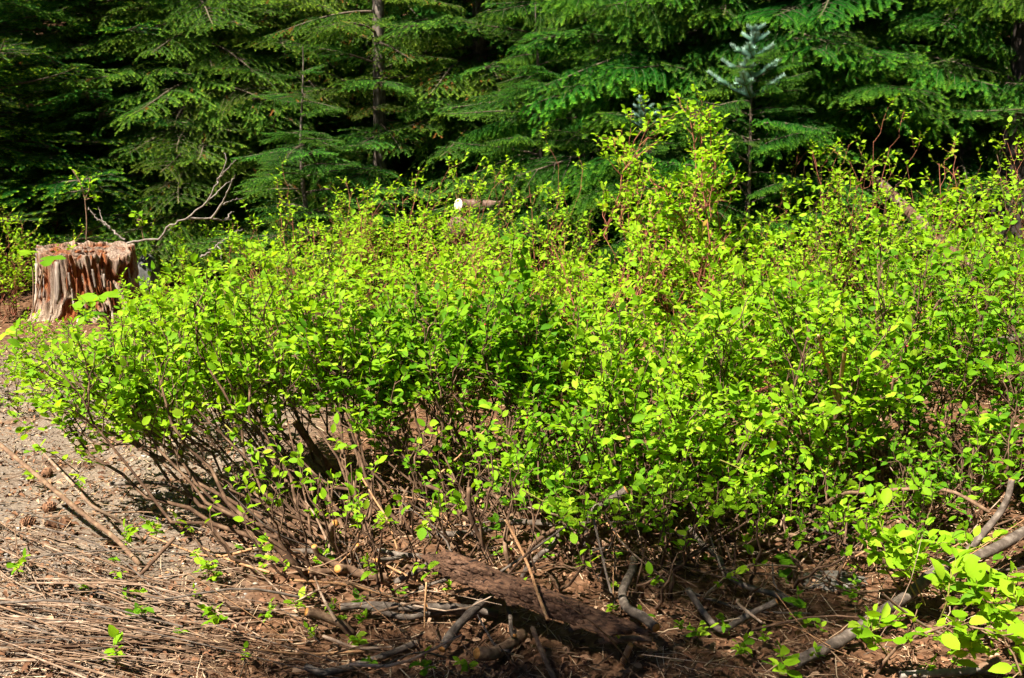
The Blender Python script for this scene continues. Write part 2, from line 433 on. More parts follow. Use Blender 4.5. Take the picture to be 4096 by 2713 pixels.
tag(link('gravel', mesh_np('gravel', V, [Tt], M_GRAVEL)), 'grey and orange gravel and wood chips on the bare sandy ground at left', 'gravel', None, 'stuff')

# ------------------------------------------------------------------ conifers
def needle_mat(name, inner, mid, tip, trans=0.25, dead=(0.30, 0.13, 0.03), sheen=0.10):
    t = NT(name)
    a = t.n.new('ShaderNodeAttribute'); a.attribute_name = 'tip'
    b = t.n.new('ShaderNodeAttribute'); b.attribute_name = 'dead'
    oi = t.n.new('ShaderNodeObjectInfo')
    c = t.ramp(a.outputs['Fac'], [(0.0, inner), (0.55, mid), (1.0, tip)])
    hs = t.n.new('ShaderNodeHueSaturation'); t.l.new(c, hs.inputs['Color'])
    mr = t.n.new('ShaderNodeMapRange'); mr.inputs['To Min'].default_value = 0.65; mr.inputs['To Max'].default_value = 1.4
    t.l.new(oi.outputs['Random'], mr.inputs['Value']); t.l.new(mr.outputs[0], hs.inputs['Value'])
    mr2 = t.n.new('ShaderNodeMapRange'); mr2.inputs['To Min'].default_value = 0.480; mr2.inputs['To Max'].default_value = 0.516
    sn = t.n.new('ShaderNodeMath'); sn.operation = 'FRACT'; ml = t.n.new('ShaderNodeMath'); ml.operation = 'MULTIPLY'; ml.inputs[1].default_value = 7.31
    t.l.new(oi.outputs['Random'], ml.inputs[0]); t.l.new(ml.outputs[0], sn.inputs[0]); t.l.new(sn.outputs[0], mr2.inputs['Value']); t.l.new(mr2.outputs[0], hs.inputs['Hue'])
    c = t.mix(b.outputs['Fac'], hs.outputs[0], dead)
    t.base(c, 0.6, sheen)
    tr = t.n.new('ShaderNodeBsdfTranslucent'); t.l.new(c, tr.inputs['Color'])
    mx = t.n.new('ShaderNodeMixShader'); mx.inputs[0].default_value = trans
    t.l.new(t.b.outputs[0], mx.inputs[1]); t.l.new(tr.outputs[0], mx.inputs[2]); t.l.new(mx.outputs[0], t.out.inputs['Surface'])
    return t.m
M_NEEDLE = {
    'hemlock': needle_mat('hemlock_needles', (0.036, 0.105, 0.010), (0.105, 0.215, 0.016), (0.22, 0.34, 0.026)),
    'fir': needle_mat('fir_needles', (0.022, 0.098, 0.012), (0.070, 0.20, 0.020), (0.16, 0.34, 0.030)),
    'lush': needle_mat('lush_fir_needles', (0.018, 0.088, 0.008), (0.060, 0.185, 0.012), (0.15, 0.32, 0.018)),
    'spring': needle_mat('spring_fir_needles', (0.012, 0.07, 0.010), (0.045, 0.17, 0.012), (0.32, 0.52, 0.02)),
    'silver': needle_mat('silver_fir_needles', (0.12, 0.25, 0.19), (0.24, 0.40, 0.32), (0.42, 0.58, 0.49), 0.15),
}
M_TWIGWOOD = bark_mat('conifer_twig_bark', (0.05, 0.035, 0.025), (0.11, 0.08, 0.055), (0.20, 0.16, 0.12), 60)

def needles(rng, P, spacing, nl, rows, wmul=1.0, tipgamma=2.0, t0=0.0, scale_tip=0.8):
    """needle triangles along polylines; returns V, T, tipattr"""
    N, K, _ = P.shape
    seg = np.linalg.norm(np.diff(P, axis=1), axis=2).sum(1)
    n = max(2, int(np.median(seg) * (1 - t0) / spacing) + 1)
    t_ = t0 + (1 - t0) * (np.arange(n)[None] + rng.uniform(0, 1, (N, n))) / n
    x = np.clip(t_ * (K - 1), 0, K - 1.001); i = x.astype(int); f = (x - i)[..., None]; r = np.arange(N)[:, None]
    a, b = P[r, i], P[r, i + 1]; pos = a + (b - a) * f; tan = nrm(b - a)
    lat = nrm(np.cross(tan, UPV) + 1e-6); top = np.cross(lat, tan)
    Vs, At = [], []
    for (cl, ct) in rows:
        d = nrm(lat * cl + top * ct + tan * 0.62 + rng.normal(size=pos.shape) * 0.16)
        L = nl * (1 - (1 - scale_tip) * t_) * rng.uniform(0.75, 1.15, t_.shape)
        w = nl * 0.085 * wmul
        Vs.append(np.stack((pos - tan * w, pos + tan * w, pos + d * L[..., None]), 2).reshape(-1, 3))
        At.append(np.repeat((t_ ** tipgamma).ravel(), 3))
    V = np.concatenate(Vs); A = np.concatenate(At)
    return V, np.arange(len(V)).reshape(-1, 3), A

def conifer_branch(seed, L=1.5, rise=0.12, droop=0.30, flat=0.05, hang=0.10, nl=0.021, sec=0.062, ter=0.042, ang=0.95, dead=0.0, wide=0.5, hangter=0.0, spacing=0.0052, wmul=1.0, low=False):
    """arrays of one needled branch along +X: verts, wood quads, needle triangles, tip and dead attributes"""
    rng = np.random.default_rng(seed)
    if low: spacing, nl, wmul, sec, ter = 0.021, nl * 1.5, 4.2, sec * 1.3, ter * 1.7
    K = 12; s = np.linspace(0, 1, K)
    main = np.stack((L * s * 0.97, 0.05 * L * np.sin(s * 3 + rng.uniform(0, 6)) * s, L * (rise * s - droop * s ** 2 + 0.10 * s ** 4)), -1)[None]
    M = int(L / sec)
    t2 = np.linspace(0.10, 0.98, M) + rng.uniform(-0.01, 0.01, M)
    x = np.clip(t2 * (K - 1), 0, K - 1.001); i = x.astype(int); f = (x - i)[:, None]
    pos = main[0][i] + (main[0][i + 1] - main[0][i]) * f; tan = nrm(main[0][i + 1] - main[0][i])
    lat = nrm(np.cross(tan, UPV))
    sg = np.where(np.arange(M) % 2 == 0, 1., -1.)[:, None]
    d = nrm(tan * np.cos(ang) + lat * sg * np.sin(ang) + rng.normal(size=(M, 3)) * 0.10)
    prof = np.minimum(1, (t2 + 0.05) * 3.0) * (1 - t2) ** 0.75
    L2 = (wide * L * prof + 0.05) * rng.uniform(0.65, 1.1, M)
    K2 = 7; s2 = np.linspace(0, 1, K2)
    P2 = pos[:, None] + d[:, None] * (L2[:, None] * s2)[..., None] + UPV * (-hang * L2[:, None] * s2 ** 2 + rng.uniform(-flat, flat, (M, 1)) * L2[:, None] * s2)[..., None]
    P2 = P2 + tan[:, None] * (0.18 * L2[:, None] * s2 ** 2)[..., None]
    P3s = []
    for k in range(M):
        m = int(L2[k] / ter)
        if m < 2: continue
        t3 = np.linspace(0.15, 0.97, m)
        x = np.clip(t3 * (K2 - 1), 0, K2 - 1.001); i = x.astype(int); f = (x - i)[:, None]
        p = P2[k][i] + (P2[k][i + 1] - P2[k][i]) * f; tn = nrm(P2[k][i + 1] - P2[k][i])
        lt = nrm(np.cross(tn, UPV)); g_ = np.where(np.arange(m) % 2 == 0, 1., -1.)[:, None]
        dd = nrm(tn * 0.72 + lt * g_ * 0.72 + UPV * (rng.normal(size=(m, 1)) * 0.12 - hangter) + rng.normal(size=(m, 3)) * 0.08)
        l3 = (0.32 * L2[k] * (1 - t3) + 0.035) * rng.uniform(0.6, 1.1, m); l3 = np.minimum(l3, 0.17)
        s3 = np.linspace(0, 1, 4)
        P3s.append(p[:, None] + dd[:, None] * (l3[:, None] * s3)[..., None] + UPV * (-(hang + hangter) * l3[:, None] * s3 ** 2)[..., None])
    P3 = np.concatenate(P3s)
    rows = [(0.9, 0.12), (-0.9, 0.12), (0.45, 0.75), (-0.45, 0.75)]
    if low: rows = [(0.9, 0.2), (-0.9, 0.2), (0.0, 0.9)]
    wl_ = [tubes(main, (0.011 * L * (1 - 0.85 * s) + 0.001)[None], 5)]
    if not low: wl_ += [tubes(P2, (0.0032 * (1 - 0.7 * s2))[None] * np.ones((M, 1)), 3)]
    wv, wf = join(wl_)
    parts, att, dd_ = [], [], []
    for P, t0, ng, tg in ((P3, 0.0, 5, 2.0), (P2, 0.15, 4, 5.0), (main, 0.45, 1, 6.0)):
        ln = np.linalg.norm(P[:, -1] - P[:, 0], axis=1); o = np.argsort(ln)     # like lengths together: even spacing
        for grp in np.array_split(o, ng):
            v, T, A = needles(rng, P[grp], spacing, nl, rows, wmul, t0=t0, tipgamma=tg)
            parts.append((v, T)); att.append(A)
            dv = (rng.uniform(size=len(grp)) < (dead if P is P3 else 0)).astype(float)
            n_ = len(v) // 3 // len(rows) // len(grp)
            dd_.append(np.tile(np.repeat(dv, n_ * 3), len(rows)))
    nv, nf = join(parts); n0 = len(wv)
    return (np.concatenate((wv, nv)), np.concatenate(wf), np.concatenate(nf) + n0,
            np.concatenate((np.zeros(n0), np.concatenate(att))), np.concatenate((np.zeros(n0), np.concatenate(dd_))))
def branch_mesh(arr, mat, name='branch'):
    V, Q, T, tip, de = arr
    return mesh_np(name, V, [Q, T], [M_TWIGWOOD, M_NEEDLE[mat]], False, [0, 1], {'tip': tip, 'dead': de})
BPAR = {
    'hemlock': (dict(L=1.5, rise=0.10, droop=0.37, flat=0.07, hang=0.23, nl=0.020, sec=0.052, ter=0.036, ang=0.95, dead=0.004, wide=0.54, hangter=0.10), 'hemlock', (1, 2, 3)),
    'rusty': (dict(L=1.5, rise=0.10, droop=0.36, flat=0.06, hang=0.22, nl=0.020, sec=0.058, ter=0.038, ang=0.9, dead=0.12, wide=0.50, hangter=0.1), 'hemlock', (4, 5)),
    'fir': (dict(L=1.5, rise=0.16, droop=0.28, flat=0.07, hang=0.16, nl=0.023, sec=0.062, ter=0.042, ang=0.95, dead=0.0, wide=0.54, hangter=0.08), 'fir', (6, 7, 8)),
    'lush': (dict(L=1.5, rise=0.14, droop=0.37, flat=0.10, hang=0.30, nl=0.026, sec=0.058, ter=0.042, ang=0.98, dead=0.0, wide=0.56, hangter=0.28), 'lush', (9, 10, 11)),
    'spring': (dict(L=1.4, rise=0.14, droop=0.20, flat=0.05, hang=0.10, nl=0.023, sec=0.066, ter=0.044, ang=0.95, dead=0.0, wide=0.50, hangter=0.0), 'spring', (12, 13)),
}
BR = {k: [branch_mesh(conifer_branch(s_, **pr), mt) for s_ in sd] for k, (pr, mt, sd) in BPAR.items()}
BRLOW = {k: ([conifer_branch(s_ + 50, low=True, **pr) for s_ in sd[:2]], mt) for k, (pr, mt, sd) in BPAR.items()}
def crown_mesh(kind, z0, z1, Ht, blen, dz, per, seed):
    """one mesh of many coarse branches: crown of a tree that stands deep in the wood, or the top of a tree"""
    rng = np.random.default_rng(seed); arrs, mt = BRLOW[kind]
    Vs, Qs, Ts, tp, de, o = [], [], [], [], [], 0
    z = z0
    while z < z1:
        for k in range(per):
            V, Q, T, tip, dd = arrs[int(rng.integers(len(arrs)))]
            a = rng.uniform(0, 6.283); sc = blen * (1 - z / Ht) ** 0.75 * rng.uniform(0.75, 1.15)
            m = np.array(Matrix.Translation((0, 0, z + rng.uniform(-.15, .15))) @ Matrix.Rotation(a, 4, 'Z') @ Matrix.Rotation(rng.uniform(-.18, .16), 4, 'Y') @ Matrix.Diagonal((sc, sc, sc, 1)))
            Vs.append(V @ m[:3, :3].T + m[:3, 3]); Qs.append(Q + o); Ts.append(T + o); tp.append(tip); de.append(dd); o += len(V)
        z += dz
    return mesh_np('crown', np.concatenate(Vs), [np.concatenate(Qs), np.concatenate(Ts)], [M_TWIGWOOD, M_NEEDLE[mt]], False, [0, 1], {'tip': np.concatenate(tp), 'dead': np.concatenate(de)})
TOPCROWN = {k: crown_mesh(k, 3.3, 8.4, 9.0, 1.05, 0.7, 4, 5) for k in ('hemlock', 'fir')}
DEEPCROWN = {k: crown_mesh(k, 0.3, 8.0, 9.5, 1.80, 0.44, 5, 7) for k in ('hemlock', 'lush')}
def trunk_mesh(Ht, rt, seed, lean=(0, 0), mat=None):
    s = np.linspace(0, 1, 16); P = np.stack((lean[0] * s + 0.03 * np.sin(s * 7 + seed), lean[1] * s, Ht * s), -1)[None]
    rr = rt * (1 - 0.9 * s) + 0.4 * rt * np.exp(-s * 25)
    V, Q = tubes(P, rr[None], 14)
    rng = np.random.default_rng(seed); V = V + rng.normal(size=V.shape) * (rt * 0.03, rt * 0.03, 0)
    return mesh_np('trunk', V, [Q], mat or M_TRUNK, True)
def build_tree(label, px, y, kinds, Ht=9.0, rt=0.10, blen=1.0, z0=0.25, dz=0.27, per=5, seed=1, x=None, trunk=None, zvis=3.4, group=None, cat='tree', name='conifer_tree', facing=0.75, top=None, crown=True):
    rng = np.random.default_rng(seed)
    if x is None: x = (px - 2048) / F * y * 1.0
    base = np.array((x, y, float(gz(x, y)) - 0.05))
    root = empty(name, base, label, cat, group)
    link('trunk', trunk_mesh(Ht, rt, seed, mat=trunk), root)
    z = z0
    while z < min(zvis, Ht * 0.93):
        for k in range(per):
            a = rng.uniform(0, 2 * math.pi)
            if rng.uniform() < facing: a = -math.pi / 2 + rng.normal() * 1.0      # more branches reach into the open clearing
            kind = kinds[int(rng.integers(len(kinds)))]
            me = BR[kind][int(rng.integers(len(BR[kind])))]
            sc = blen * (1 - z / Ht) ** 0.75 * rng.uniform(0.72, 1.15)
            m = Matrix.Translation((0, 0, z + rng.uniform(-0.12, 0.12))) @ Matrix.Rotation(a, 4, 'Z') @ Matrix.Rotation(rng.uniform(-0.22, 0.14), 4, 'Y') @ Matrix.Rotation(rng.uniform(-0.3, 0.3), 4, 'X') @ Matrix.Diagonal((sc, sc, sc, 1))
            link('branch', me, root, mat=m)
        z += dz
    if Ht > 6 and crown: tag(link('crown', TOPCROWN[top or ('fir' if kinds[0] in ('fir', 'lush', 'spring') else 'hemlock')], root, mat=Matrix.Rotation(seed * 1.7, 4, 'Z') @ Matrix.Diagonal((blen / 1.2, blen / 1.2, Ht / 9, 1))), kind='stuff')
    return root
def deep_tree(label, x, y, kind, seed, group, size=1.0):
    base = (x, y, float(gz(x, y)) - 0.05)
    root = empty('conifer_tree', base, label, 'tree', group)
    link('trunk', trunk_mesh(9.5 * size, 0.13 * size, seed), root)
    tag(link('crown', DEEPCROWN[kind], root, mat=Matrix.Rotation(seed * 2.1, 4, 'Z') @ Matrix.Diagonal((size, size, size * (0.9 + 0.05 * (seed % 5)), 1))), kind='stuff')
EDGE = 'conifers along the edge of the clearing'
DEEP = 'conifers deeper in the dark wood'
build_tree('yellow-tipped young fir with flat tiers at the far left edge', -20, 10.2, ['spring'], 7, 0.09, 1.35, 0.4, 0.25, 6, 21, group=EDGE)
build_tree('second yellow-tipped fir left of the drooping hemlock', 440, 11.2, ['spring', 'fir'], 8, 0.10, 1.3, 0.3, 0.25, 6, 22, group=EDGE)
build_tree('drooping soft green hemlock above the stump', 820, 11.2, ['hemlock'], 9, 0.11, 1.35, 0.5, 0.23, 6, 23, group=EDGE)
build_tree('slim-trunked hemlock with grey bare trunk showing between rust-flecked branches', 1530, 10.6, ['hemlock', 'rusty', 'fir'], 10, 0.08, 0.95, 0.5, 0.30, 4, 24, group=EDGE, facing=0.3)
build_tree('olive green hemlock between the stump and the slim grey trunk', 1180, 11.8, ['hemlock', 'rusty'], 9, 0.11, 1.4, 0.4, 0.23, 6, 25, group=EDGE)
build_tree('small blue-green fir low beside the slim grey trunk', 1230, 9.7, ['fir'], 2.3, 0.035, 0.95, 0.2, 0.20, 5, 26, group=EDGE)
build_tree('rust-flecked hemlock right of the slim grey trunk', 1930, 11.3, ['rusty', 'hemlock', 'fir'], 9, 0.10, 1.4, 0.4, 0.23, 6, 27, group=EDGE)
build_tree('fir with a thin bare leader in the middle of the wood edge', 2390, 10.2, ['fir', 'lush'], 9, 0.05, 1.25, 0.35, 0.25, 6, 28, group=EDGE)
build_tree('bushy low fir sweeping down behind the cut log', 2150, 9.4, ['fir', 'lush'], 2.7, 0.04, 1.1, 0.2, 0.18, 5, 29, group=EDGE)
build_tree('lush hanging fir behind the tallest shrub', 2800, 9.2, ['lush'], 9, 0.10, 1.4, 0.3, 0.23, 6, 30, group=EDGE)
build_tree('lush fir with drooping fingers right of the tallest shrub', 3250, 8.9, ['lush', 'fir'], 9, 0.11, 1.3, 0.35, 0.24, 6, 31, group=EDGE)
build_tree('bright green fir reaching in from the upper right', 3800, 8.8, ['lush'], 9, 0.09, 1.2, 0.8, 0.30, 5, 32, group=EDGE)
build_tree('thick trunk standing at the right edge, its shade painted into the bark', 4085, 7.9, ['lush'], 12, 0.26, 1.2, 2.7, 0.5, 4, 33, group=EDGE, trunk=M_TRUNKSHADE)
deep = [(-7.0, 12.6, 'hemlock'), (-5.0, 13.4, 'lush'), (-3.2, 13.2, 'hemlock'), (-1.5, 13.2, 'lush'), (0.3, 13.0, 'hemlock'), (1.9, 12.4, 'lush'), (3.3, 11.8, 'hemlock'), (4.8, 11.4, 'lush'), (6.4, 11.0, 'hemlock'),
        (-8.4, 15.2, 'lush'), (-6.2, 15.6, 'hemlock'), (-4.1, 15.8, 'lush'), (-2.0, 15.6, 'hemlock'), (0.0, 15.6, 'lush'), (2.2, 15.2, 'hemlock'), (4.2, 14.6, 'lush'), (6.2, 14.0, 'hemlock'), (8.2, 13.2, 'lush'),
        (-8.8, 18.4, 'hemlock'), (-5.6, 18.6, 'lush'), (-2.6, 18.6, 'hemlock'), (0.6, 18.4, 'lush'), (3.6, 18.0, 'hemlock'), (6.8, 17.2, 'lush')]
for i, (x, y, k) in enumerate(deep):
    deep_tree('shaded conifer standing deeper in the wood behind the front trees', x, y, k, 60 + i, DEEP)
# unseen slim fir added left of the viewpoint so its crown dapples the near ground
build_tree('unseen slim fir added left of the viewpoint to shade the bark slab', 0, 0.50, ['fir'], 6.6, 0.08, 1.12, 3.1, 0.27, 6, 90, x=-1.82, facing=0.0, zvis=5.6, group='unseen conifers added beside the viewpoint', crown=False)
# unseen trees close the clearing's other sides, added to darken the sky fill
ring = [(-8.5, 8.6, 1.25), (-9.4, 5.8, 1.2), (-10.2, 3.0, 1.0), (-10.8, 0.2, 0.95), (-10.6, -2.6, 0.9), (-10.0, -5.6, 0.85), (-8.4, -8.4, 0.85), (-6.0, -10.2, 0.9), (-3.2, -10.8, 1.0), (-0.4, -10.4, 1.2), (2.4, -10.0, 1.4), (5.0, -9.0, 1.5), (7.4, -7.2, 1.5),
        (8.8, -4.6, 1.5), (9.2, -1.8, 1.5), (9.0, 1.0, 1.5), (8.8, 3.8, 1.5), (8.2, 6.4, 1.45), (7.8, 8.6, 1.4), (-12.4, 7.4, 1.4), (-1.8, -13.4, 1.5), (4.0, -12.6, 1.6), (11.6, 2.4, 1.7), (11.4, -3.0, 1.7)]
for i, (x, y, sc) in enumerate(ring):
    deep_tree('unseen tall conifer added beside and behind the viewpoint to darken the sky fill', x, y, ('hemlock', 'lush')[i % 2], 160 + i, 'unseen conifers added round the rest of the clearing', sc)
print('conifers', len(bpy.data.objects))

# young fir with silvery undersides rising above the shrubs
def young_silver_fir(label, top, bottom, d, seed, scale=1.0, low=True):
    rng = np.random.default_rng(seed)
    T_ = at(*top, d); A = at(*bottom, d); g0 = np.array((A[0], d, float(gz(A[0], d))))
    root = empty('young_fir', g0, label, 'young fir')
    P = resample([g0, g0 + (A - g0) * 0.5 + (0.02, 0, 0), A, (A + T_) / 2 + (-0.01, 0, 0), T_], 24)
    V, Q = tubes((P - g0)[None], (np.linspace(0.018, 0.004, 24) * scale)[None], 7)
    link('trunk', mesh_np('trunk', V, [Q], M_TWIGWOOD, True), root)
    rows = [(0.95, 0.15), (-0.95, 0.15), (0.8, 0.5), (-0.8, 0.5), (0.3, 0.9), (-0.3, 0.9)]
    L = np.linalg.norm(T_ - A); sh = []
    for f_, ln, nb in ((0.02, 0.62, 5), (0.30, 0.48, 5), (0.58, 0.34, 5), (0.82, 0.20, 4), (0.97, 0.13, 4)):
        p0 = A + (T_ - A) * f_
        for k in range(nb):
            a = k * 6.283 / nb + f_ * 9 + 0.3; ln_ = ln * L * rng.uniform(0.85, 1.15)
            tip = p0 + np.array((math.cos(a) * 0.88, math.sin(a) * 0.88, 0.50)) * ln_ * 1.1
            B = resample([p0, (p0 + tip) / 2 + (0, 0, -0.05 * ln_), tip], 8)
            sh.append(B)
            if ln > 0.3:
                for sg in (-1, 1):
                    q0 = B[4]; hd = np.array((-math.sin(a), math.cos(a), 0)) * sg
                    sh.append(resample([q0, q0 + (hd * 0.3 + (tip - p0) / ln_ * 0.3) * ln_ * 0.6], 8))
    sh.append(resample([A + (T_ - A) * 0.1, T_], 8)); sh.append(resample([A + (T_ - A) * 0.5, T_], 8))
    for b in sh:
        B = (b - g0)[None]
        v, T, A_ = needles(rng, B, 0.0036, 0.044 * scale, rows, 1.1, 1.0)
        V, Q = tubes(B, np.linspace(0.0035, 0.0015, 8)[None], 4); nv = len(V)
        link('shoot', mesh_np('shoot', np.concatenate((V, v)), [Q, T + nv], [M_TWIGWOOD, M_NEEDLE['silver']], False, [0, 1],
                              {'tip': np.concatenate((np.zeros(nv), A_)), 'dead': np.zeros(nv + len(v))}), root)
    zt = T_[2] - g0[2]
    for f_, nb, sc0 in ((0.30, 5, 0.55), (0.44, 5, 0.52), (0.56, 5, 0.46), (0.66, 6, 0.42), (0.74, 6, 0.36), (0.80, 6, 0.30), (0.86, 6, 0.24)):
        for k in range(nb):
            a = k * 6.283 / nb + f_ * 11 + rng.normal() * 0.3; sc = sc0 * scale * rng.uniform(0.55, 1.25)
            link('branch', BR[('lush', 'fir')[k % 2]][k % 3], root, mat=Matrix.Translation((0, 0, zt * (f_ + rng.normal() * 0.03))) @ Matrix.Rotation(a, 4, 'Z') @ Matrix.Rotation(rng.uniform(-0.5, 0.1), 4, 'Y') @ Matrix.Rotation(rng.uniform(-0.3, 0.3), 4, 'X') @ Matrix.Diagonal((sc, sc, sc, 1)))
    return root
young_silver_fir('silvery young fir leader standing up against the dark wood', (3020, 120), (3005, 400), 7.55, 3)
young_silver_fir('smaller silvery fir shoot left of the tallest shrub', (2570, 395), (2585, 520), 8.0, 4, 0.75)

# ------------------------------------------------------------------ shrubs
def shrub(label, px, py, H, R, **kw):
    b = atz(px, py, 0)
    return build_bush(kw.pop('name', 'huckleberry_bush'), label, 'bush', b, H, R, group='leafy berry bushes', **kw)
PI = math.pi
# front row: trimmed bushes whose stems fan out from low bases
f_ = dict(sh=8, tw=3, lf=5, tilt=0.65, shl=(0.14, 0.36))
shrub('near bush of dark stems fanning up to the left of the bark slab', 1420, 2190, 0.92, 0.72, lean=(-0.50, 0.22), dirs=(0.3, 3.6), nst=44, leafcol='green', nobj=300, seed=101, rbase=0.0085, bare=0.64, low=0.30, berries=5, spread0=0.34, size=0.044, **f_)
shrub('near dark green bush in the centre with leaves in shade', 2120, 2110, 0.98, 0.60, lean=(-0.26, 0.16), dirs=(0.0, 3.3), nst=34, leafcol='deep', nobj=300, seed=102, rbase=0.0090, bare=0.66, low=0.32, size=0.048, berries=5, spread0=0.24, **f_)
shrub('near bush right of centre above the pale curved cut branch', 2640, 2080, 0.86, 0.66, lean=(-0.05, 0.10), nst=26, leafcol='green', nobj=280, seed=103, rbase=0.0080, bare=0.58, size=0.048, berries=14, low=0.20, spread0=0.26, **f_)
shrub('near bush at right behind the forked tan stem', 3140, 2010, 0.92, 0.66, lean=(0, 0.12), nst=26, leafcol='green', nobj=260, seed=104, rbase=0.0080, bare=0.56, size=0.048, berries=14, low=0.20, spread0=0.26, **f_)
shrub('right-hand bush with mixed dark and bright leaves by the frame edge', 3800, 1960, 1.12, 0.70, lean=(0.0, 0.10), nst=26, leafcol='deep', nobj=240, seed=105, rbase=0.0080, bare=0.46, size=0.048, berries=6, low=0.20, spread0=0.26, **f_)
shrub('low bush reaching out over the bare sandy ground at left', 900, 1800, 0.66, 0.50, lean=(-0.36, 0.05), nst=13, sh=7, tw=3, lf=4, leafcol='green', nobj=220, seed=106, rbase=0.005, bare=0.4, low=0.3, size=0.040, tilt=0.65)
# low sparse growth that fills the feet of the front row
l_ = dict(sh=4, tw=2, lf=3, rbase=0.0070, bare=0.6, low=0.18, size=0.042, tilt=0.65, spread0=0.3)
shrub('low tangle of bare stems and few leaves just left of the bark slab', 1560, 2240, 0.42, 0.55, nst=28, leafcol='green', nobj=60, seed=140, **dict(l_, bare=0.8, sh=1, tw=1, rbase=0.0075))
shrub('low tangle of stems behind the top of the bark slab', 2100, 2220, 0.44, 0.55, nst=28, leafcol='deep', nobj=60, seed=141, **dict(l_, bare=0.8, sh=1, tw=1, rbase=0.0075))
shrub('low leafy growth below the near bush right of centre', 2560, 2190, 0.36, 0.50, nst=20, leafcol='green', nobj=120, seed=142, **l_)
shrub('low leafy growth at the foot of the forked tan stem', 3020, 2160, 0.36, 0.50, nst=20, leafcol='green', nobj=120, seed=143, **l_)
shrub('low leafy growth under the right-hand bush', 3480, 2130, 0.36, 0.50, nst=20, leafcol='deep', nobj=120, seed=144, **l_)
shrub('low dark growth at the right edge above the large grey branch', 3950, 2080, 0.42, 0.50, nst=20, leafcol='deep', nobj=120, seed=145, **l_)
shrub('small half-bare bush standing between the fan of stems and the centre bush', 1720, 1840, 0.62, 0.50, nst=24, leafcol='green', nobj=120, seed=146, **dict(l_, bare=0.5, tw=3, rbase=0.007))
shrub('sparse bush of crooked stems left of the rising cut branch', 2300, 2120, 0.55, 0.50, nst=24, leafcol='deep', nobj=120, seed=147, **dict(l_, bare=0.55, tw=2, rbase=0.008))
shrub('bare arching stems spreading over the litter by the short brown stub', 1280, 2300, 0.34, 0.50, nst=22, leafcol='green', nobj=40, seed=148, **dict(l_, bare=0.8, sh=1, tw=1, rbase=0.0078))
shrub('bare arching stems around the big curved cut branch', 2560, 2290, 0.36, 0.52, nst=26, leafcol='green', nobj=40, seed=149, **dict(l_, bare=0.8, sh=1, tw=1, rbase=0.0078))
shrub('bare arching stems over the curved pale grey branch at right', 2980, 2260, 0.36, 0.52, nst=26, leafcol='green', nobj=40, seed=150, **dict(l_, bare=0.8, sh=1, tw=1, rbase=0.0078))
shrub('bare arching stems beside the flat stone at lower right', 3420, 2240, 0.34, 0.50, nst=24, leafcol='deep', nobj=40, seed=151, **dict(l_, bare=0.8, sh=1, tw=1, rbase=0.0078))
# middle row
m = dict(sh=7, tw=3, lf=4, tilt=0.65, rbase=0.0058, bare=0.24, low=0.22, shl=(0.14, 0.38))
shrub('lime bush just right of the stump', 840, 1520, 0.66, 0.58, nst=18, leafcol='lime', nobj=110, seed=107, berries=5, size=0.045, **m)
shrub('lime bush behind the near fan of dark stems', 1270, 1600, 0.92, 0.68, nst=22, leafcol='green', nobj=110, seed=108, berries=6, size=0.044, **dict(m, bare=0.5))
shrub('lime bush behind the dark green centre bush', 1800, 1570, 0.92, 0.72, nst=22, leafcol='lime', nobj=110, seed=109, berries=8, stem_mat=M_REDSTEM, size=0.044, **dict(m, bare=0.45))
shrub('yellow-green bush in the middle of the clearing with red berries', 2350, 1610, 0.96, 0.72, nst=22, leafcol='lime', nobj=120, seed=110, berries=20, stem_mat=M_REDSTEM, size=0.045, **m)
shrub('yellow-green bush under the lush fir with many red berries', 2880, 1580, 1.0, 0.72, nst=22, leafcol='lime', nobj=120, seed=111, berries=20, stem_mat=M_REDSTEM, size=0.045, **m)
shrub('tall yellow-green bush in front of the fallen orange log', 3430, 1560, 1.36, 0.72, nst=24, leafcol='lime', nobj=120, seed=112, berries=14, size=0.047, **m)
shrub('tall bush against the thick dark trunk at the right edge', 3980, 1580, 1.46, 0.66, nst=24, leafcol='green', nobj=110, seed=113, berries=10, size=0.047, **m)
# back row
kw = dict(sh=8, tw=3, lf=4, tilt=0.65, rbase=0.005, stem_mat=M_REDSTEM, rich=False, bare=0.22, low=0.25, size=0.042, shl=(0.14, 0.38), spikes=0.04)
shrub('upright lime bush left of the slim grey trunk', 1130, 1330, 1.10, 0.56, nst=19, leafcol='lime', seed=114, zmin=0.5, **kw)
shrub('upright lime bush below the slim grey trunk', 1620, 1330, 1.36, 0.56, nst=20, leafcol='lime', seed=115, zmin=0.45, **kw)
shrub('lime bush in front of the cut log', 1870, 1380, 1.26, 0.46, nst=20, leafcol='lime', seed=116, zmin=0.5, **kw)
shrub('lime bush right of the cut log with several upright spikes', 2190, 1330, 1.36, 0.55, nst=19, leafcol='lime', seed=117, zmin=0.45, **kw)
shrub('tallest yellow-green shrub standing above all others before the wood', 2690, 1480, 2.02, 0.36, lean=(-0.05, 0), nst=14, leafcol='lime', seed=118, zmin=0.45, berries=22, **dict(kw, rich=True, rbase=0.008, low=0.4, bare=0.45, size=0.047, sh=13, spikes=0.0, shl=(0.12, 0.28)))
shrub('lime bush right of the tallest shrub', 3010, 1360, 0.92, 0.60, nst=19, leafcol='lime', seed=119, **kw)
shrub('bushy lime shrub whose red stems stand before the fallen orange log', 3290, 1400, 1.72, 0.50, nst=20, leafcol='lime', seed=120, zmin=0.45, **kw)
shrub('lime bush right of the fallen orange log', 3650, 1420, 1.50, 0.58, nst=22, leafcol='lime', seed=121, zmin=0.55, **kw)
shrub('back bush at the right edge under the bright green fir', 4030, 1400, 1.60, 0.58, nst=20, leafcol='lime', seed=129, zmin=0.55, **kw)
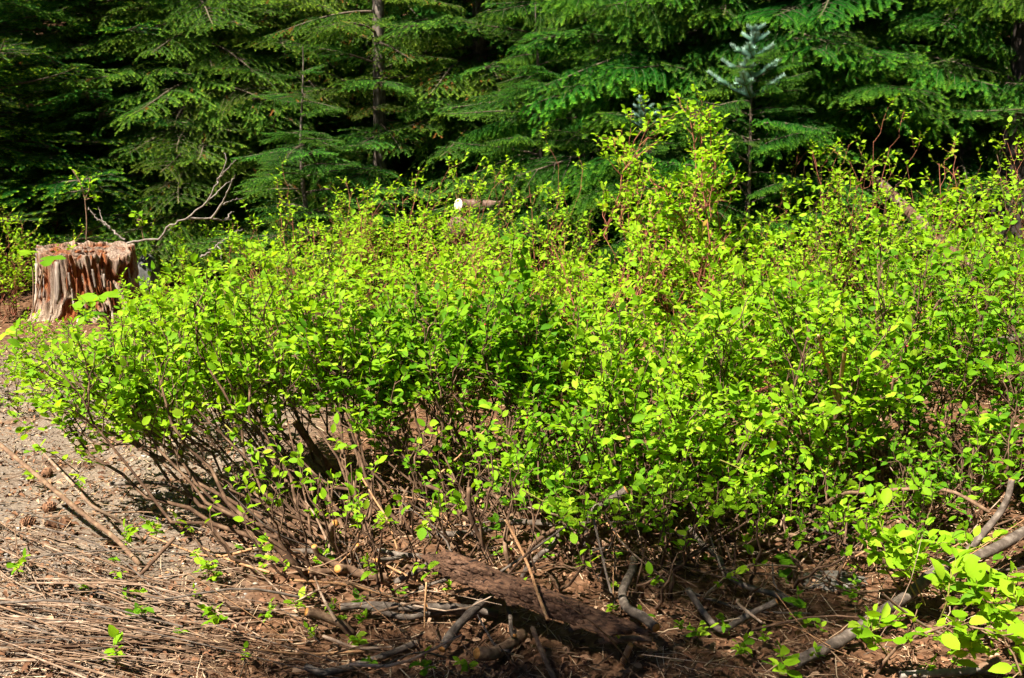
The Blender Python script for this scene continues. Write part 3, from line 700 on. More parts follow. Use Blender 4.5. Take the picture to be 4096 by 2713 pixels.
shrub('lime bush filling the back of the clearing behind the small blue-green fir', 1400, 1190, 0.88, 0.60, nst=17, leafcol='lime', seed=130, **kw)
shrub('low lime bush at the back below the bushy low fir', 2450, 1230, 0.72, 0.60, nst=17, leafcol='lime', seed=131, **kw)
shrub('lime bush close to the stump on its right side', 740, 1360, 0.54, 0.46, nst=15, leafcol='lime', seed=122, **kw)
shrub('leafy bush left of the stump at the frame edge', 20, 1270, 0.90, 0.50, nst=15, leafcol='green', seed=123, **kw)
shrub('small bush behind the stump', 330, 1110, 0.70, 0.55, nst=14, leafcol='green', seed=124, **kw)
shrub('low green bush in shade behind the bare dead branch', 730, 1140, 0.60, 0.6, nst=14, leafcol='green', seed=125, **kw)
w_ = dict(sh=5, tw=2, lf=4, rbase=0.004, size=0.036, tilt=0.65)
shrub('low leafy plant on the ground in front of the stump', 280, 1480, 0.34, 0.55, nst=12, leafcol='green', seed=126, nobj=60, **w_)
shrub('low leafy plant on the sandy ground at the left frame edge', 70, 1620, 0.30, 0.45, nst=10, leafcol='green', seed=127, nobj=60, **w_)
shrub('thin low plant trailing over the sand beside the long dark stick', 450, 1660, 0.34, 0.48, nst=11, leafcol='green', seed=128, nobj=60, **w_)
print('shrubs', len(bpy.data.objects))

# ------------------------------------------------------------------ old stump
def stump_mat():
    t = NT('weathered_stump_wood')
    g3 = t.noise(24, 6, 'Object', (2.6, 2.6, 0.18), 0.72, 0.3)
    g2 = t.noise(6, 5, 'Object', (1, 1, 0.35), 0.65)
    ar = t.n.new('ShaderNodeAttribute'); ar.attribute_name = 'rot'
    ap = t.n.new('ShaderNodeAttribute'); ap.attribute_name = 'pale'
    grey = t.ramp(g3, [(0.30, (0.035, 0.024, 0.018)), (0.46, (0.19, 0.13, 0.10)), (0.60, (0.34, 0.26, 0.20)), (0.75, (0.52, 0.43, 0.36))])
    tan = t.ramp(g3, [(0.30, (0.05, 0.022, 0.012)), (0.48, (0.20, 0.095, 0.05)), (0.66, (0.36, 0.20, 0.11)), (0.8, (0.48, 0.32, 0.20))])
    c = t.mix(t.ramp(g2, [(0.48, (0, 0, 0)), (0.64, (1, 1, 1))]), grey, tan)
    rot = t.ramp(g3, [(0.28, (0.022, 0.006, 0.004)), (0.47, (0.16, 0.042, 0.014)), (0.62, (0.32, 0.11, 0.035)), (0.8, (0.50, 0.25, 0.10))])
    c = t.mix(ar.outputs['Fac'], c, rot)
    pale = t.ramp(g3, [(0.30, (0.12, 0.075, 0.05)), (0.48, (0.34, 0.25, 0.18)), (0.68, (0.54, 0.44, 0.35))])
    c = t.mix(ap.outputs['Fac'], c, pale)
    t.base(c, 0.9, 0.1); t.bump(g3, 1.0, 0.02)
    return t.m
M_STUMP = stump_mat()
M_STUMPGREY = bark_mat('stump_grey_slab', (0.06, 0.045, 0.035), (0.22, 0.17, 0.14), (0.44, 0.38, 0.33), 26, (2.5, 2.5, 0.2), 1.0)
M_STUMPPALE = bark_mat('stump_pale_splinter', (0.16, 0.10, 0.07), (0.36, 0.28, 0.22), (0.58, 0.51, 0.44), 26, (2.5, 2.5, 0.2), 1.0)
M_ROT = bark_mat('red_rotten_wood', (0.03, 0.008, 0.005), (0.14, 0.04, 0.014), (0.34, 0.14, 0.05), 30, (2, 2, 0.3), 1.0)
SD = 8.3
def grid_noise(rng, nu, nv, u, v, wrap=True):
    """smooth random field: nu cells around (periodic), nv cells along; u, v in 0..1"""
    g_ = rng.normal(size=(nu, nv + 2)); x = u * nu; y = v * nv
    i = np.floor(x).astype(int); j = np.clip(np.floor(y).astype(int), 0, nv); f = x - i; h = y - j
    f = f * f * (3 - 2 * f); h = h * h * (3 - 2 * h)
    a, b = g_[i % nu, j], g_[(i + 1) % nu, j]; c, d = g_[i % nu, j + 1], g_[(i + 1) % nu, j + 1]
    return (a * (1 - f) + b * f) * (1 - h) + (c * (1 - f) + d * f) * h
def build_stump():
    rng = np.random.default_rng(77)
    c = at(375, 1320, SD); c[2] = float(gz(c[0], c[1])) - 0.04
    top_z = at(375, 985, SD)[2] - c[2]
    root = empty('tree_stump', c, 'old weathered tree stump with red rotten wood and grey rim', 'stump')
    NT_, NZ = 420, 60
    th = np.linspace(0, 2 * np.pi, NT_, endpoint=False); un = th / (2 * np.pi)
    front = np.clip(-np.sin(th), 0, 1)
    jag = grid_noise(rng, 60, 1, un, un * 0)
    htop = top_z * (1 - 0.07 * np.clip(front * 1.8 - 0.35, 0, 1)) + jag * 0.020 * (0.35 + front)
    htop = htop - 0.05 * np.exp(-((th - 5.75) / 0.35) ** 2)
    zs = np.linspace(0, 1, NZ)[:, None]; U = np.broadcast_to(un[None], (NZ, NT_)); Zz = np.broadcast_to(zs, (NZ, NT_)); TH = np.broadcast_to(th[None], (NZ, NT_))
    drift = U + 0.010 * np.sin(Zz * 4 + TH * 2)
    lobes = np.array((0.3, 1.5, 2.7, 3.75, 4.45, 5.1, 5.75))
    fl = sum(np.exp(-((np.angle(np.exp(1j * (TH - l)))) / 0.26) ** 2) for l in lobes)
    r = 0.345 + 0.075 * np.exp(-Zz * 2.0) + (0.02 + 0.07 * fl) * np.exp(-Zz * 6.5)
    r = r + 0.012 * grid_noise(rng, 34, 2, drift, Zz) + 0.011 * grid_noise(rng, 100, 3, drift, Zz) + 0.008 * grid_noise(rng, 200, 6, drift, Zz)
    pn = grid_noise(rng, 44, 4, drift, Zz) + 0.6 * grid_noise(rng, 110, 9, drift, Zz) + 0.55 * np.clip(front, 0, 1) * np.clip(1 - np.abs(Zz - 0.68) / 0.35, 0, 1) + 0.5 * np.exp(-((TH - 5.0) / 0.55) ** 2) * (Zz > 0.35)
    pit = np.clip((pn - 0.55) * 2.2, 0, 1)
    r = r - 0.030 * pit
    rot = np.clip((pn - 0.30) * 2.0, 0, 1)
    pale = np.clip((0.45 - Zz) * 2.6 + 0.9 * grid_noise(rng, 60, 4, drift, Zz) - 0.15, 0, 1) * (1 - pit)
    Vo = [np.stack((np.cos(th) * r[k] * 1.06, np.sin(th) * r[k] * 0.92, htop * zs[k, 0]), -1) for k in range(NZ)]
    back = np.clip(np.sin(th) * 1.6 + 0.55, 0, 1); last = Vo[-1]
    rotA, paleA = [rot.ravel()], [pale.ravel()]
    for k, rho in enumerate((0.975, 0.945, 0.92, 0.85, 0.75, 0.62, 0.48, 0.33, 0.18, 0.02)):
        rough = grid_noise(rng, 40, 3, un, un * 0 + rho)
        inner = top_z * 0.94 + rough * 0.016
        z = np.where(rho > 0.935, htop + 0.003 + rough * 0.003, inner * back + (htop - 0.006 * k + rough * 0.012) * (1 - back))
        Vo.append(np.stack((last[:, 0] * rho, last[:, 1] * rho, z), -1))
        rotA.append(np.clip((0.0 if rho > 0.91 else 0.05) + 0.5 * grid_noise(rng, 24, 3, un, un * 0 + rho), 0, 1)); paleA.append(np.zeros(NT_) + (0.35 if rho > 0.94 else 0))
    V = np.concatenate(Vo); R_ = len(Vo)
    idx = np.arange(R_ * NT_).reshape(R_, NT_)
    q = np.stack((idx[:-1], np.roll(idx, -1, 1)[:-1], np.roll(idx, -1, 1)[1:], idx[1:]), -1).reshape(-1, 4)
    link('stump_body', mesh_np('stump_body', V, [q], M_STUMP, False, None, {'rot': np.concatenate(rotA), 'pale': np.concatenate(paleA)}), root)
    def slab(name, thc, z0, z1, w, thick, mat, lean=0.0):
        """a thin split board standing against the stump, pointed and ragged at its ends"""
        K = 9; pr = []; off = rng.normal(size=K) * 0.10
        for k, z in enumerate(np.linspace(0, 1, K)):
            h = z0 + (z1 - z0) * z
            rr = 0.349 + 0.075 * math.exp(-h * 2.0) + 0.05 * math.exp(-h * 6.5)
            ww = w * (0.35 + 0.65 * math.sin(math.pi * min(0.93, max(0.10, z))) ** 0.5) * (1 + off[k]); a0 = thc + lean * z
            for (dw, dr) in ((-1, -0.004), (1, -0.004), (0.95, thick), (-0.95, thick * 0.8)):
                a = a0 + dw * ww / 2 / rr; q_ = rr + dr + rng.normal() * 0.0015
                pr.append((math.cos(a) * q_ * 1.06, math.sin(a) * q_ * 0.92, top_z * h))
        V = np.array(pr); i = np.arange(K * 4).reshape(K, 4)
        q = np.stack((i[:-1], np.roll(i, -1, 1)[:-1], np.roll(i, -1, 1)[1:], i[1:]), -1).reshape(-1, 4)
        link(name, mesh_np(name, V, [np.concatenate((q, i[:1, ::-1], i[-1:]))], mat), root)
    slab('plank', math.radians(207), 0.14, 0.80, 0.030, 0.022, M_STUMPPALE)
    slab('plank', math.radians(199), 0.03, 0.99, 0.065, 0.014, M_STUMPGREY)
    slab('plank', math.radians(184), 0.05, 0.75, 0.07, 0.012, M_STUMPGREY)
    slab('plank', math.radians(252), 0.32, 0.86, 0.045, 0.020, M_STUMPGREY, 0.05)
    for k in range(30):
        a = math.radians(rng.uniform(200, 345)); z0 = rng.uniform(0.0, 0.58)
        slab('splinter', a, z0, z0 + rng.uniform(0.12, 0.30), rng.uniform(0.006, 0.028), rng.uniform(0.003, 0.012),
             (M_STUMPPALE if z0 < 0.22 and rng.uniform() < 0.7 else (M_ROT if rng.uniform() < 0.5 else M_STUMPGREY)), rng.uniform(-0.04, 0.04))
    for k in range(16):
        a = rng.uniform(0, 6.28); q_ = rng.uniform(0.05, 0.30)
        v, f = ico(1.0); v = v * rng.uniform(0.008, 0.022, (12, 1)) * (1.4, 1, 0.7) + (math.cos(a) * q_, math.sin(a) * q_ - 0.05, top_z * 0.945)
        link('rot_crumb', mesh_np('rot_crumb', v, [f], M_ROT), root)
    return root, c, top_z
STUMP, SC, STZ = build_stump()

# ------------------------------------------------------------------ sticks, cut branches, logs
def cut_cap(p, tdir, r, mat, name='cut_end', n=12, parent=None, origin=None, ell=1.0):
    t_ = tdir / np.linalg.norm(tdir)
    ref = np.array((1., 0, 0)) if abs(t_[2]) > 0.8 else UPV
    u = np.cross(ref, t_); u /= np.linalg.norm(u); w = np.cross(t_, u)
    a = np.arange(n) * 2 * np.pi / n
    V = [p + t_ * 0.0012]
    rr = r * 0.93
    for i in a: V.append(p + t_ * 0.0012 + (u * math.cos(i) + w * math.sin(i) * ell) * rr)
    for i in a: V.append(p - t_ * 0.004 + (u * math.cos(i) + w * math.sin(i) * ell) * rr)
    T = [(0, 1 + k, 1 + (k + 1) % n) for k in range(n)]
    Q = [(1 + k, 1 + n + k, 1 + n + (k + 1) % n, 1 + (k + 1) % n) for k in range(n)]
    return link(name, mesh_np(name, np.array(V) - origin, [T, Q], mat), parent)
def stick(name, label, pts, wpx, mat=None, cat='branch', cut0=False, cut1=False, taper=1.0, group=None, K=None, sides=9, knots=0.05, seed=0, h=None, fork=None, cutmat=None):
    """pts: list of (px, py, height above the ground); wpx: thickness in photograph pixels"""
    rng = np.random.default_rng(seed + int(pts[0][0]) + int(pts[0][1]) * 3)
    p = np.array([atz(a, b, c_) for a, b, c_ in pts])
    r = pxm(wpx, p.mean(0)) / 2
    K = K or max(8, 4 * len(p))
    P = resample(p, K)
    R_ = r * np.linspace(1, taper, K) * (1 + rng.normal(size=K) * knots)
    root = empty(name, p[0], label, cat, group)
    V, Q = tubes((P - p[0])[None], R_[None], sides)
    ends = [tuple(range(sides))[::-1], tuple(range((K - 1) * sides, K * sides))]
    me = mesh_np('shaft', V, [Q, np.array(ends)] if sides > 4 else [Q, np.array(ends)], mat or M_GREYBARK, [True, False] if True else True)
    link('shaft', me, root)
    if cut0: cut_cap(P[0], P[0] - P[1], R_[0], cutmat or M_CUT, parent=root, origin=p[0])
    if cut1: cut_cap(P[-1], P[-1] - P[-2], R_[-1], cutmat or M_CUT, parent=root, origin=p[0])
    for fk in (fork or []):
        q = np.array([atz(a, b, c_) for a, b, c_ in fk[0]]); Kf = max(6, 4 * len(q)); Pf = resample(q, Kf)
        rf = pxm(fk[1], q.mean(0)) / 2 * np.linspace(1, fk[2] if len(fk) > 2 else 0.6, Kf)
        V, Q = tubes((Pf - p[0])[None], rf[None], 7)
        link('side_branch', mesh_np('side_branch', V, [Q, np.array([tuple(range((Kf - 1) * 7, Kf * 7))])], mat or M_GREYBARK, [True, False]), root)
        if len(fk) > 3 and fk[3]: cut_cap(Pf[-1], Pf[-1] - Pf[-2], rf[-1], M_CUT, parent=root, origin=p[0])
    return root
CB = 'cut branches lying in front of the bushes'
stick('cut_branch', 'straight grey cut branch with orange end, upper of the crossing pair left of the slab', [(1360, 2427, .06), (1518, 2421, .055), (1653, 2434, .045), (1778, 2439, .04), (1950, 2452, .02)], 29, cut0=True, group=CB)
stick('cut_branch', 'grey cut branch with orange end just below the bark slab', [(1705, 2431, .075), (1790, 2428, .06), (1871, 2434, .05), (1990, 2455, .03)], 31, cut0=True, group=CB)
stick('cut_branch', 'bent grey branch dipping under the crossing pair left of the bark slab', [(1446, 2420, .075), (1518, 2442, .06), (1627, 2470, .04), (1726, 2452, .035), (1881, 2444, .03)], 24, M_GREYBARK, cut0=True, group=CB)
stick('cut_branch', 'short brown stub with orange cut end on open litter at left', [(1226, 2447, .09), (1290, 2465, .07), (1363, 2496, .04), (1410, 2540, .0)], 33, M_BROWNBARK, cut0=True, group=CB)
stick('cut_branch', 'thick grey cut branch sloping down to the lower left below the slab', [(1767, 2597, .05), (1829, 2507, .08), (1902, 2434, .10), (1960, 2385, .09)], 36, cut0=True, group=CB)
stick('cut_branch', 'thick dark branch with large round cut end at bottom centre', [(1907, 2613, .07), (1969, 2615, .05), (2030, 2585, .03), (2090, 2540, .02)], 50, M_BROWNBARK, cut0=True, group=CB, seed=2)
stick('fallen_branch', 'long crooked fallen branch lying along the bottom edge', [(1223, 2667, .03), (1290, 2690, .03), (1394, 2670, .03), (1467, 2647, .025), (1560, 2615, .02), (1670, 2570, .02)], 27, group=CB)
stick('cut_branch', 'cut stem with orange end lowest in the near fan of stems', [(1236, 2281, .10), (1300, 2288, .09), (1400, 2275, .07), (1520, 2240, .04)], 27, M_STEM, cut0=True, group=CB)
stick('cut_branch', 'thick cut stem with tall orange oval end left of the bark slab', [(1350, 2276, .11), (1394, 2278, .09), (1467, 2304, .06), (1560, 2310, .03)], 34, M_BROWNBARK, cut0=True, group=CB)
stick('cut_branch', 'cut stem with orange end at the left side of the near fan of stems', [(1070, 2162, .16), (1119, 2195, .13), (1171, 2252, .08), (1230, 2290, .02)], 30, M_STEM, cut0=True, group=CB)
stick('cut_branch', 'upright stub with orange round end inside the near fan of stems', [(1342, 2092, .17), (1321, 2123, .13), (1335, 2170, .07), (1370, 2210, .02)], 30, M_BROWNBARK, cut0=True, group=CB)
stick('fallen_branch', 'pale grey crooked branch lying between the orange cut stubs', [(1100, 2200, .06), (1166, 2206, .06), (1259, 2206, .06), (1332, 2227, .06), (1430, 2262, .04)], 22, M_GREYBARK, group=CB)
stick('fallen_branch', 'grey branch running into the top of the bark slab', [(1513, 2200, .07), (1596, 2219, .07), (1689, 2227, .07), (1770, 2256, .06)], 22, group=CB)
stick('fallen_branch', 'grey stick leaning up towards the left end of the bark slab', [(1580, 2330, .03), (1648, 2294, .06), (1725, 2250, .09)], 24, group=CB)
stick('cut_branch', 'thin snapped stem with ragged orange tip among the cut stubs', [(1256, 2185, .14), (1275, 2222, .10), (1330, 2255, .06), (1394, 2280, .04)], 22, M_BROWNBARK, cut0=True, group=CB)
stick('cut_branch', 'thin upright cut twig with pale tip between the stubs and the slab', [(1430, 2180, .17), (1415, 2225, .11), (1397, 2290, .04)], 14, M_BROWNBARK, cut0=True, group=CB)
stick('cut_branch', 'small horizontal cut twig with orange tip near the slab', [(1506, 2243, .12), (1540, 2240, .1), (1620, 2225, .08)], 18, M_GREYBARK, cut0=True, group=CB)
stick('cut_branch', 'rising grey cut branch with orange end right of centre', [(2505, 1960, .30), (2448, 1998, .26), (2380, 2045, .20), (2357, 2100, .12), (2350, 2190, .0)], 36, cut0=True, group=CB)
stick('fallen_branch', 'grey branch running right behind the rising cut branch', [(2400, 2010, .16), (2484, 1988, .17), (2577, 1985, .17), (2702, 1975, .16)], 27, group=CB)
stick('cut_branch', 'curved grey branch with big orange cut end right of the bark slab', [(2624, 2512, .10), (2567, 2465, .10), (2510, 2434, .09), (2489, 2382, .09), (2505, 2330, .08), (2530, 2280, .05), (2535, 2230, .02)], 35, M_GREYBARK, cut0=True, group=CB)
stick('cut_branch', 'brown stick with frayed orange end at the foot of the bark slab', [(2609, 2560, .06), (2515, 2555, .06), (2396, 2566, .04)], 23, M_BROWNBARK, cut0=True, group=CB)
stick('cut_branch', 'short mossy stub lying across the right end of the bark slab', [(2396, 2468, .14), (2334, 2496, .11), (2282, 2520, .08)], 25, cut0=True, group=CB)
stick('cut_branch', 'small hooked stub with yellow round end below the bark slab', [(2059, 2543, .06), (2046, 2530, .055), (2041, 2460, .07), (2030, 2430, .08)], 17, cut0=True, group=CB)
stick('thin_branch', 'long reddish stem with pale stripped tip hanging over the bark slab', [(2023, 2080, .34), (2059, 2149, .30), (2111, 2258, .24), (2152, 2377, .20), (2191, 2480, .17)], 13, M_TANSTEM, group=CB, sides=6)
stick('fallen_branch', 'greenish crooked branch arching behind the bark slab', [(2250, 2080, .14), (2215, 2180, .10), (2163, 2216, .08), (2111, 2273, .04), (2090, 2310, .0)], 21, M_GREYBARK, group=CB)
stick('fallen_branch', 'dark curved stem arching behind the bark slab', [(2246, 2097, .18), (2137, 2175, .14), (2111, 2237, .08), (2105, 2290, .0)], 19, M_STEM, group=CB)
stick('fallen_branch', 'brown bowed stem standing behind the upper edge of the slab', [(2049, 2060, .18), (2023, 2133, .14), (2023, 2211, .08), (2050, 2285, .0)], 18, M_BROWNBARK, group=CB)
stick('cut_branch', 'short yellow-brown upright stub at the bottom right of the slab', [(2522, 2580, .10), (2500, 2630, .05), (2489, 2660, .0)], 24, M_TANSTEM, cut0=True, group=CB)
stick('thin_branch', 'thin grey twig hanging right of the bark slab', [(2375, 2080, .30), (2406, 2211, .22), (2427, 2304, .16), (2458, 2413, .08)], 10, M_GREYBARK, group=CB, sides=5)
stick('fallen_branch', 'largest grey branch slanting up across the lower right corner', [(3190, 2645, .02), (3346, 2572, .05), (3443, 2507, .07), (3527, 2449, .09), (3637, 2378, .11), (3734, 2294, .13), (3863, 2230, .14), (3960, 2204, .14), (4150, 2100, .14)], 41, M_GREYBARK, group=CB, K=40, sides=12,
      fork=[([(3850, 2236, .14), (3895, 2178, .18), (3992, 2062, .24), (4031, 1991, .30), (4047, 1918, .36)], 30, 0.75, True)])
stick('fallen_branch', 'curved pale grey branch crossing the shaded ground right of centre', [(2760, 2110, .12), (2790, 2160, .11), (2874, 2230, .10), (2894, 2281, .09), (2971, 2340, .06), (3100, 2378, .04), (3184, 2417, .03)], 22, group=CB)
stick('fallen_branch', 'V-shaped bent branch on the shaded ground at right of centre', [(2752, 2359, .10), (2829, 2469, .06), (2887, 2520, .03), (2960, 2480, .05), (3030, 2442, .08), (3107, 2407, .12)], 25, M_GREYBARK, group=CB, cut1=True)
stick('fallen_branch', 'brown branch lying level under the right-hand bushes', [(2913, 2191, .05), (3152, 2146, .06), (3314, 2100, .06), (3411, 2075, .05)], 29, M_BROWNBARK, group=CB)
stick('forked_branch', 'tall forked tan stem standing among the right-hand bushes', [(3307, 1990, .0), (3322, 1861, .18), (3338, 1760, .32), (3350, 1625, .50)], 26, M_TANSTEM, 'stem', taper=0.8, cut1=False,
      fork=[([(3350, 1630, .49), (3330, 1534, .60), (3295, 1419, .74), (3272, 1340, .84)], 17, 0.5), ([(3350, 1630, .49), (3364, 1522, .62), (3375, 1436, .73), (3383, 1395, .78)], 18, 0.8, True)])
stick('thin_branch', 'slanting tan stem leaning right from the forked tan stem', [(3330, 1850, .12), (3396, 1709, .28), (3467, 1614, .40), (3502, 1574, .46), (3590, 1520, .54)], 15, M_TANSTEM, 'stem', taper=0.6)
stick('cut_branch', 'upright cut stem with yellow round end right of the forked tan stem', [(3507, 1752, .28), (3512, 1820, .18), (3505, 1960, .0)], 20, M_STEM, 'stem', cut0=True)
stick('cut_branch', 'rightmost upright cut stem with yellow round end beside the forked tan stem', [(3543, 1795, .24), (3535, 1870, .14), (3510, 1970, .0)], 19, M_STEM, 'stem', cut0=True)
stick('cut_branch', 'slanting cut stem with yellow end nearest the forked tan stem', [(3430, 1708, .34), (3475, 1800, .2), (3500, 1960, .0)], 19, M_STEM, 'stem', cut0=True)
stick('fallen_branch', 'dead brown twig with withered leaves strung across the lower right', [(3236, 2062, .22), (3365, 1978, .27), (3475, 1971, .27), (3604, 1958, .27), (3800, 1965, .26), (3960, 2050, .2)], 14, M_BROWNBARK, group=CB)
stick('fallen_branch', 'bleached stick lying level at the bottom right corner', [(3600, 2700, .02), (3800, 2690, .03), (3979, 2675, .03)], 27, M_DEADGREY, group=CB)
stick('cut_branch', 'short stub with pale cut end at the bottom right corner', [(3995, 2640, .06), (3930, 2668, .04), (3880, 2690, .02)], 26, M_BROWNBARK, cut0=True, group=CB, cutmat=M_PALECUT)
stick('fallen_branch', 'long dark stick leaning in from the left edge over the sand', [(-40, 1745, .34), (161, 1913, .24), (355, 2075, .14), (452, 2146, .10), (560, 2260, .03)], 17, M_BROWNBARK, cat='stick', K=30)
stick('fallen_branch', 'pale arched cane bowing over the sandy ground at left', [(130, 1765, .10), (213, 1855, .16), (310, 1958, .16), (368, 2023, .14), (484, 2088, .08), (570, 2160, .02)], 11, M_CANE, cat='stick', K=30, sides=6)
stick('fallen_branch', 'dark crooked stick standing up beside the small ground sprigs at left', [(700, 2150, .16), (640, 2215, .11), (585, 2275, .07), (530, 2330, .03), (490, 2365, .0)], 14, M_STEM, cat='stick')
stick('fallen_branch', 'grey stick lying level under the near fan of stems', [(440, 1935, .06), (520, 1935, .07), (600, 1930, .06), (760, 1945, .05)], 14, M_GREYBARK, cat='stick')
stick('thin_branch', 'thin reddish hanging root left of the bark slab', [(1445, 1905, .36), (1500, 2000, .30), (1545, 2070, .26), (1575, 2150, .20), (1590, 2200, .16)], 8, M_TANSTEM, group=CB, sides=5)
stick('fallen_branch', 'dark stout stem rising from beneath the left bushes', [(1180, 1690, .34), (1230, 1760, .26), (1290, 1830, .18), (1350, 1910, .08), (1390, 1960, .0)], 26, M_STEM, cat='stem', cut0=True)
stick('fallen_branch', 'dead dark stem standing upright in the lower centre', [(1875, 1950, .30), (1880, 2060, .2), (1925, 2160, .1), (1975, 2260, .0)], 18, M_STEM, group=CB)
stick('fallen_branch', 'long low branch lying behind the bark slab', [(1700, 2140, .04), (1900, 2130, .07), (2050, 2090, .09), (2210, 2095, .09)], 25, M_GREYBARK, group=CB)
stick('fallen_branch', 'knobbly stick pointing down in the dark below the slab', [(2130, 2510, .1), (2160, 2590, .07), (2200, 2680, .03), (2230, 2740, .0)], 20, M_BROWNBARK, group=CB)

# loose small dead sticks over the cut branches and among the bush feet
rng = np.random.default_rng(401)
for k in range(290):
    px = rng.uniform(950, 4000); py = rng.uniform(1880, 2400) if k % 3 else rng.uniform(1900, 2660)
    p0 = atz(px, py, rng.uniform(0.01, 0.12)); L_ = rng.uniform(0.12, 0.46); a = rng.uniform(0, 2 * math.pi)
    p1 = p0 + np.array((math.cos(a), math.sin(a) * 0.8, rng.uniform(-0.1, 0.30) if k % 2 else rng.uniform(0.2, 0.9))) * L_
    p1[2] = max(p1[2], float(gz(p1[0], p1[1])) + 0.006)
    pm = (p0 + p1) / 2 + rng.normal(size=3) * L_ * 0.07
    r = 0.0012 + 0.0052 * rng.uniform() ** 2
    V, Q = tubes((resample([p0, pm, p1], 6) - p0)[None], np.linspace(r, r * 0.6, 6)[None], 5)
    m_ = (M_GREYBARK, M_BROWNBARK, M_STEM, M_CANE, M_TANSTEM)[int(rng.integers(5))]
    o = link('dead_stick', mesh_np('dead_stick', V, [Q], m_, True), loc=p0)
    tag(o, 'thin dead stick among the tangle on the ground under the bushes', 'stick', 'loose dead sticks under the bushes')
# heap of dry canes at the lower left
rng = np.random.default_rng(402)
for k in range(150):
    py = 2010 + 640 * rng.uniform() ** 0.8
    px = rng.uniform(-420, 380)
    p0 = atz(px, py, rng.uniform(0.005, 0.09))
    L_ = rng.uniform(0.45, 1.0) * (1.0 if rng.uniform() < 0.75 else 0.5)
    u = (py - 2010) / 640
    a = rng.normal() * (0.20 if rng.uniform() < 0.8 else 0.7) + (-0.55 + 0.60 * u)
    p1 = p0 + np.array((math.cos(a), math.sin(a), 0)) * L_
    if p1[1] < 2.3: p1[1] = 2.3
    p1[2] = float(gz(p1[0], p1[1])) + rng.uniform(0.005, 0.06)
    pm = (p0 + p1) / 2 + rng.normal(size=3) * (L_ * 0.06, L_ * 0.06, 0.018) + (0, 0, 0.012)
    r = 0.0012 + 0.0036 * rng.uniform() ** 2
    V, Q = tubes((resample([p0, pm, p1], 8) - p0)[None], np.linspace(r, r * 0.55, 8)[None], 5)
    m_ = (M_CANE, M_BROWNBARK, M_STEM, M_CANE, M_GREYBARK)[int(rng.integers(5))]
    o = link('dry_cane', mesh_np('dry_cane', V, [Q], m_, True), loc=p0)
    tag(o, 'dry tan cane lying in the heap at the lower left corner', 'cane', 'heap of dry canes at lower left')

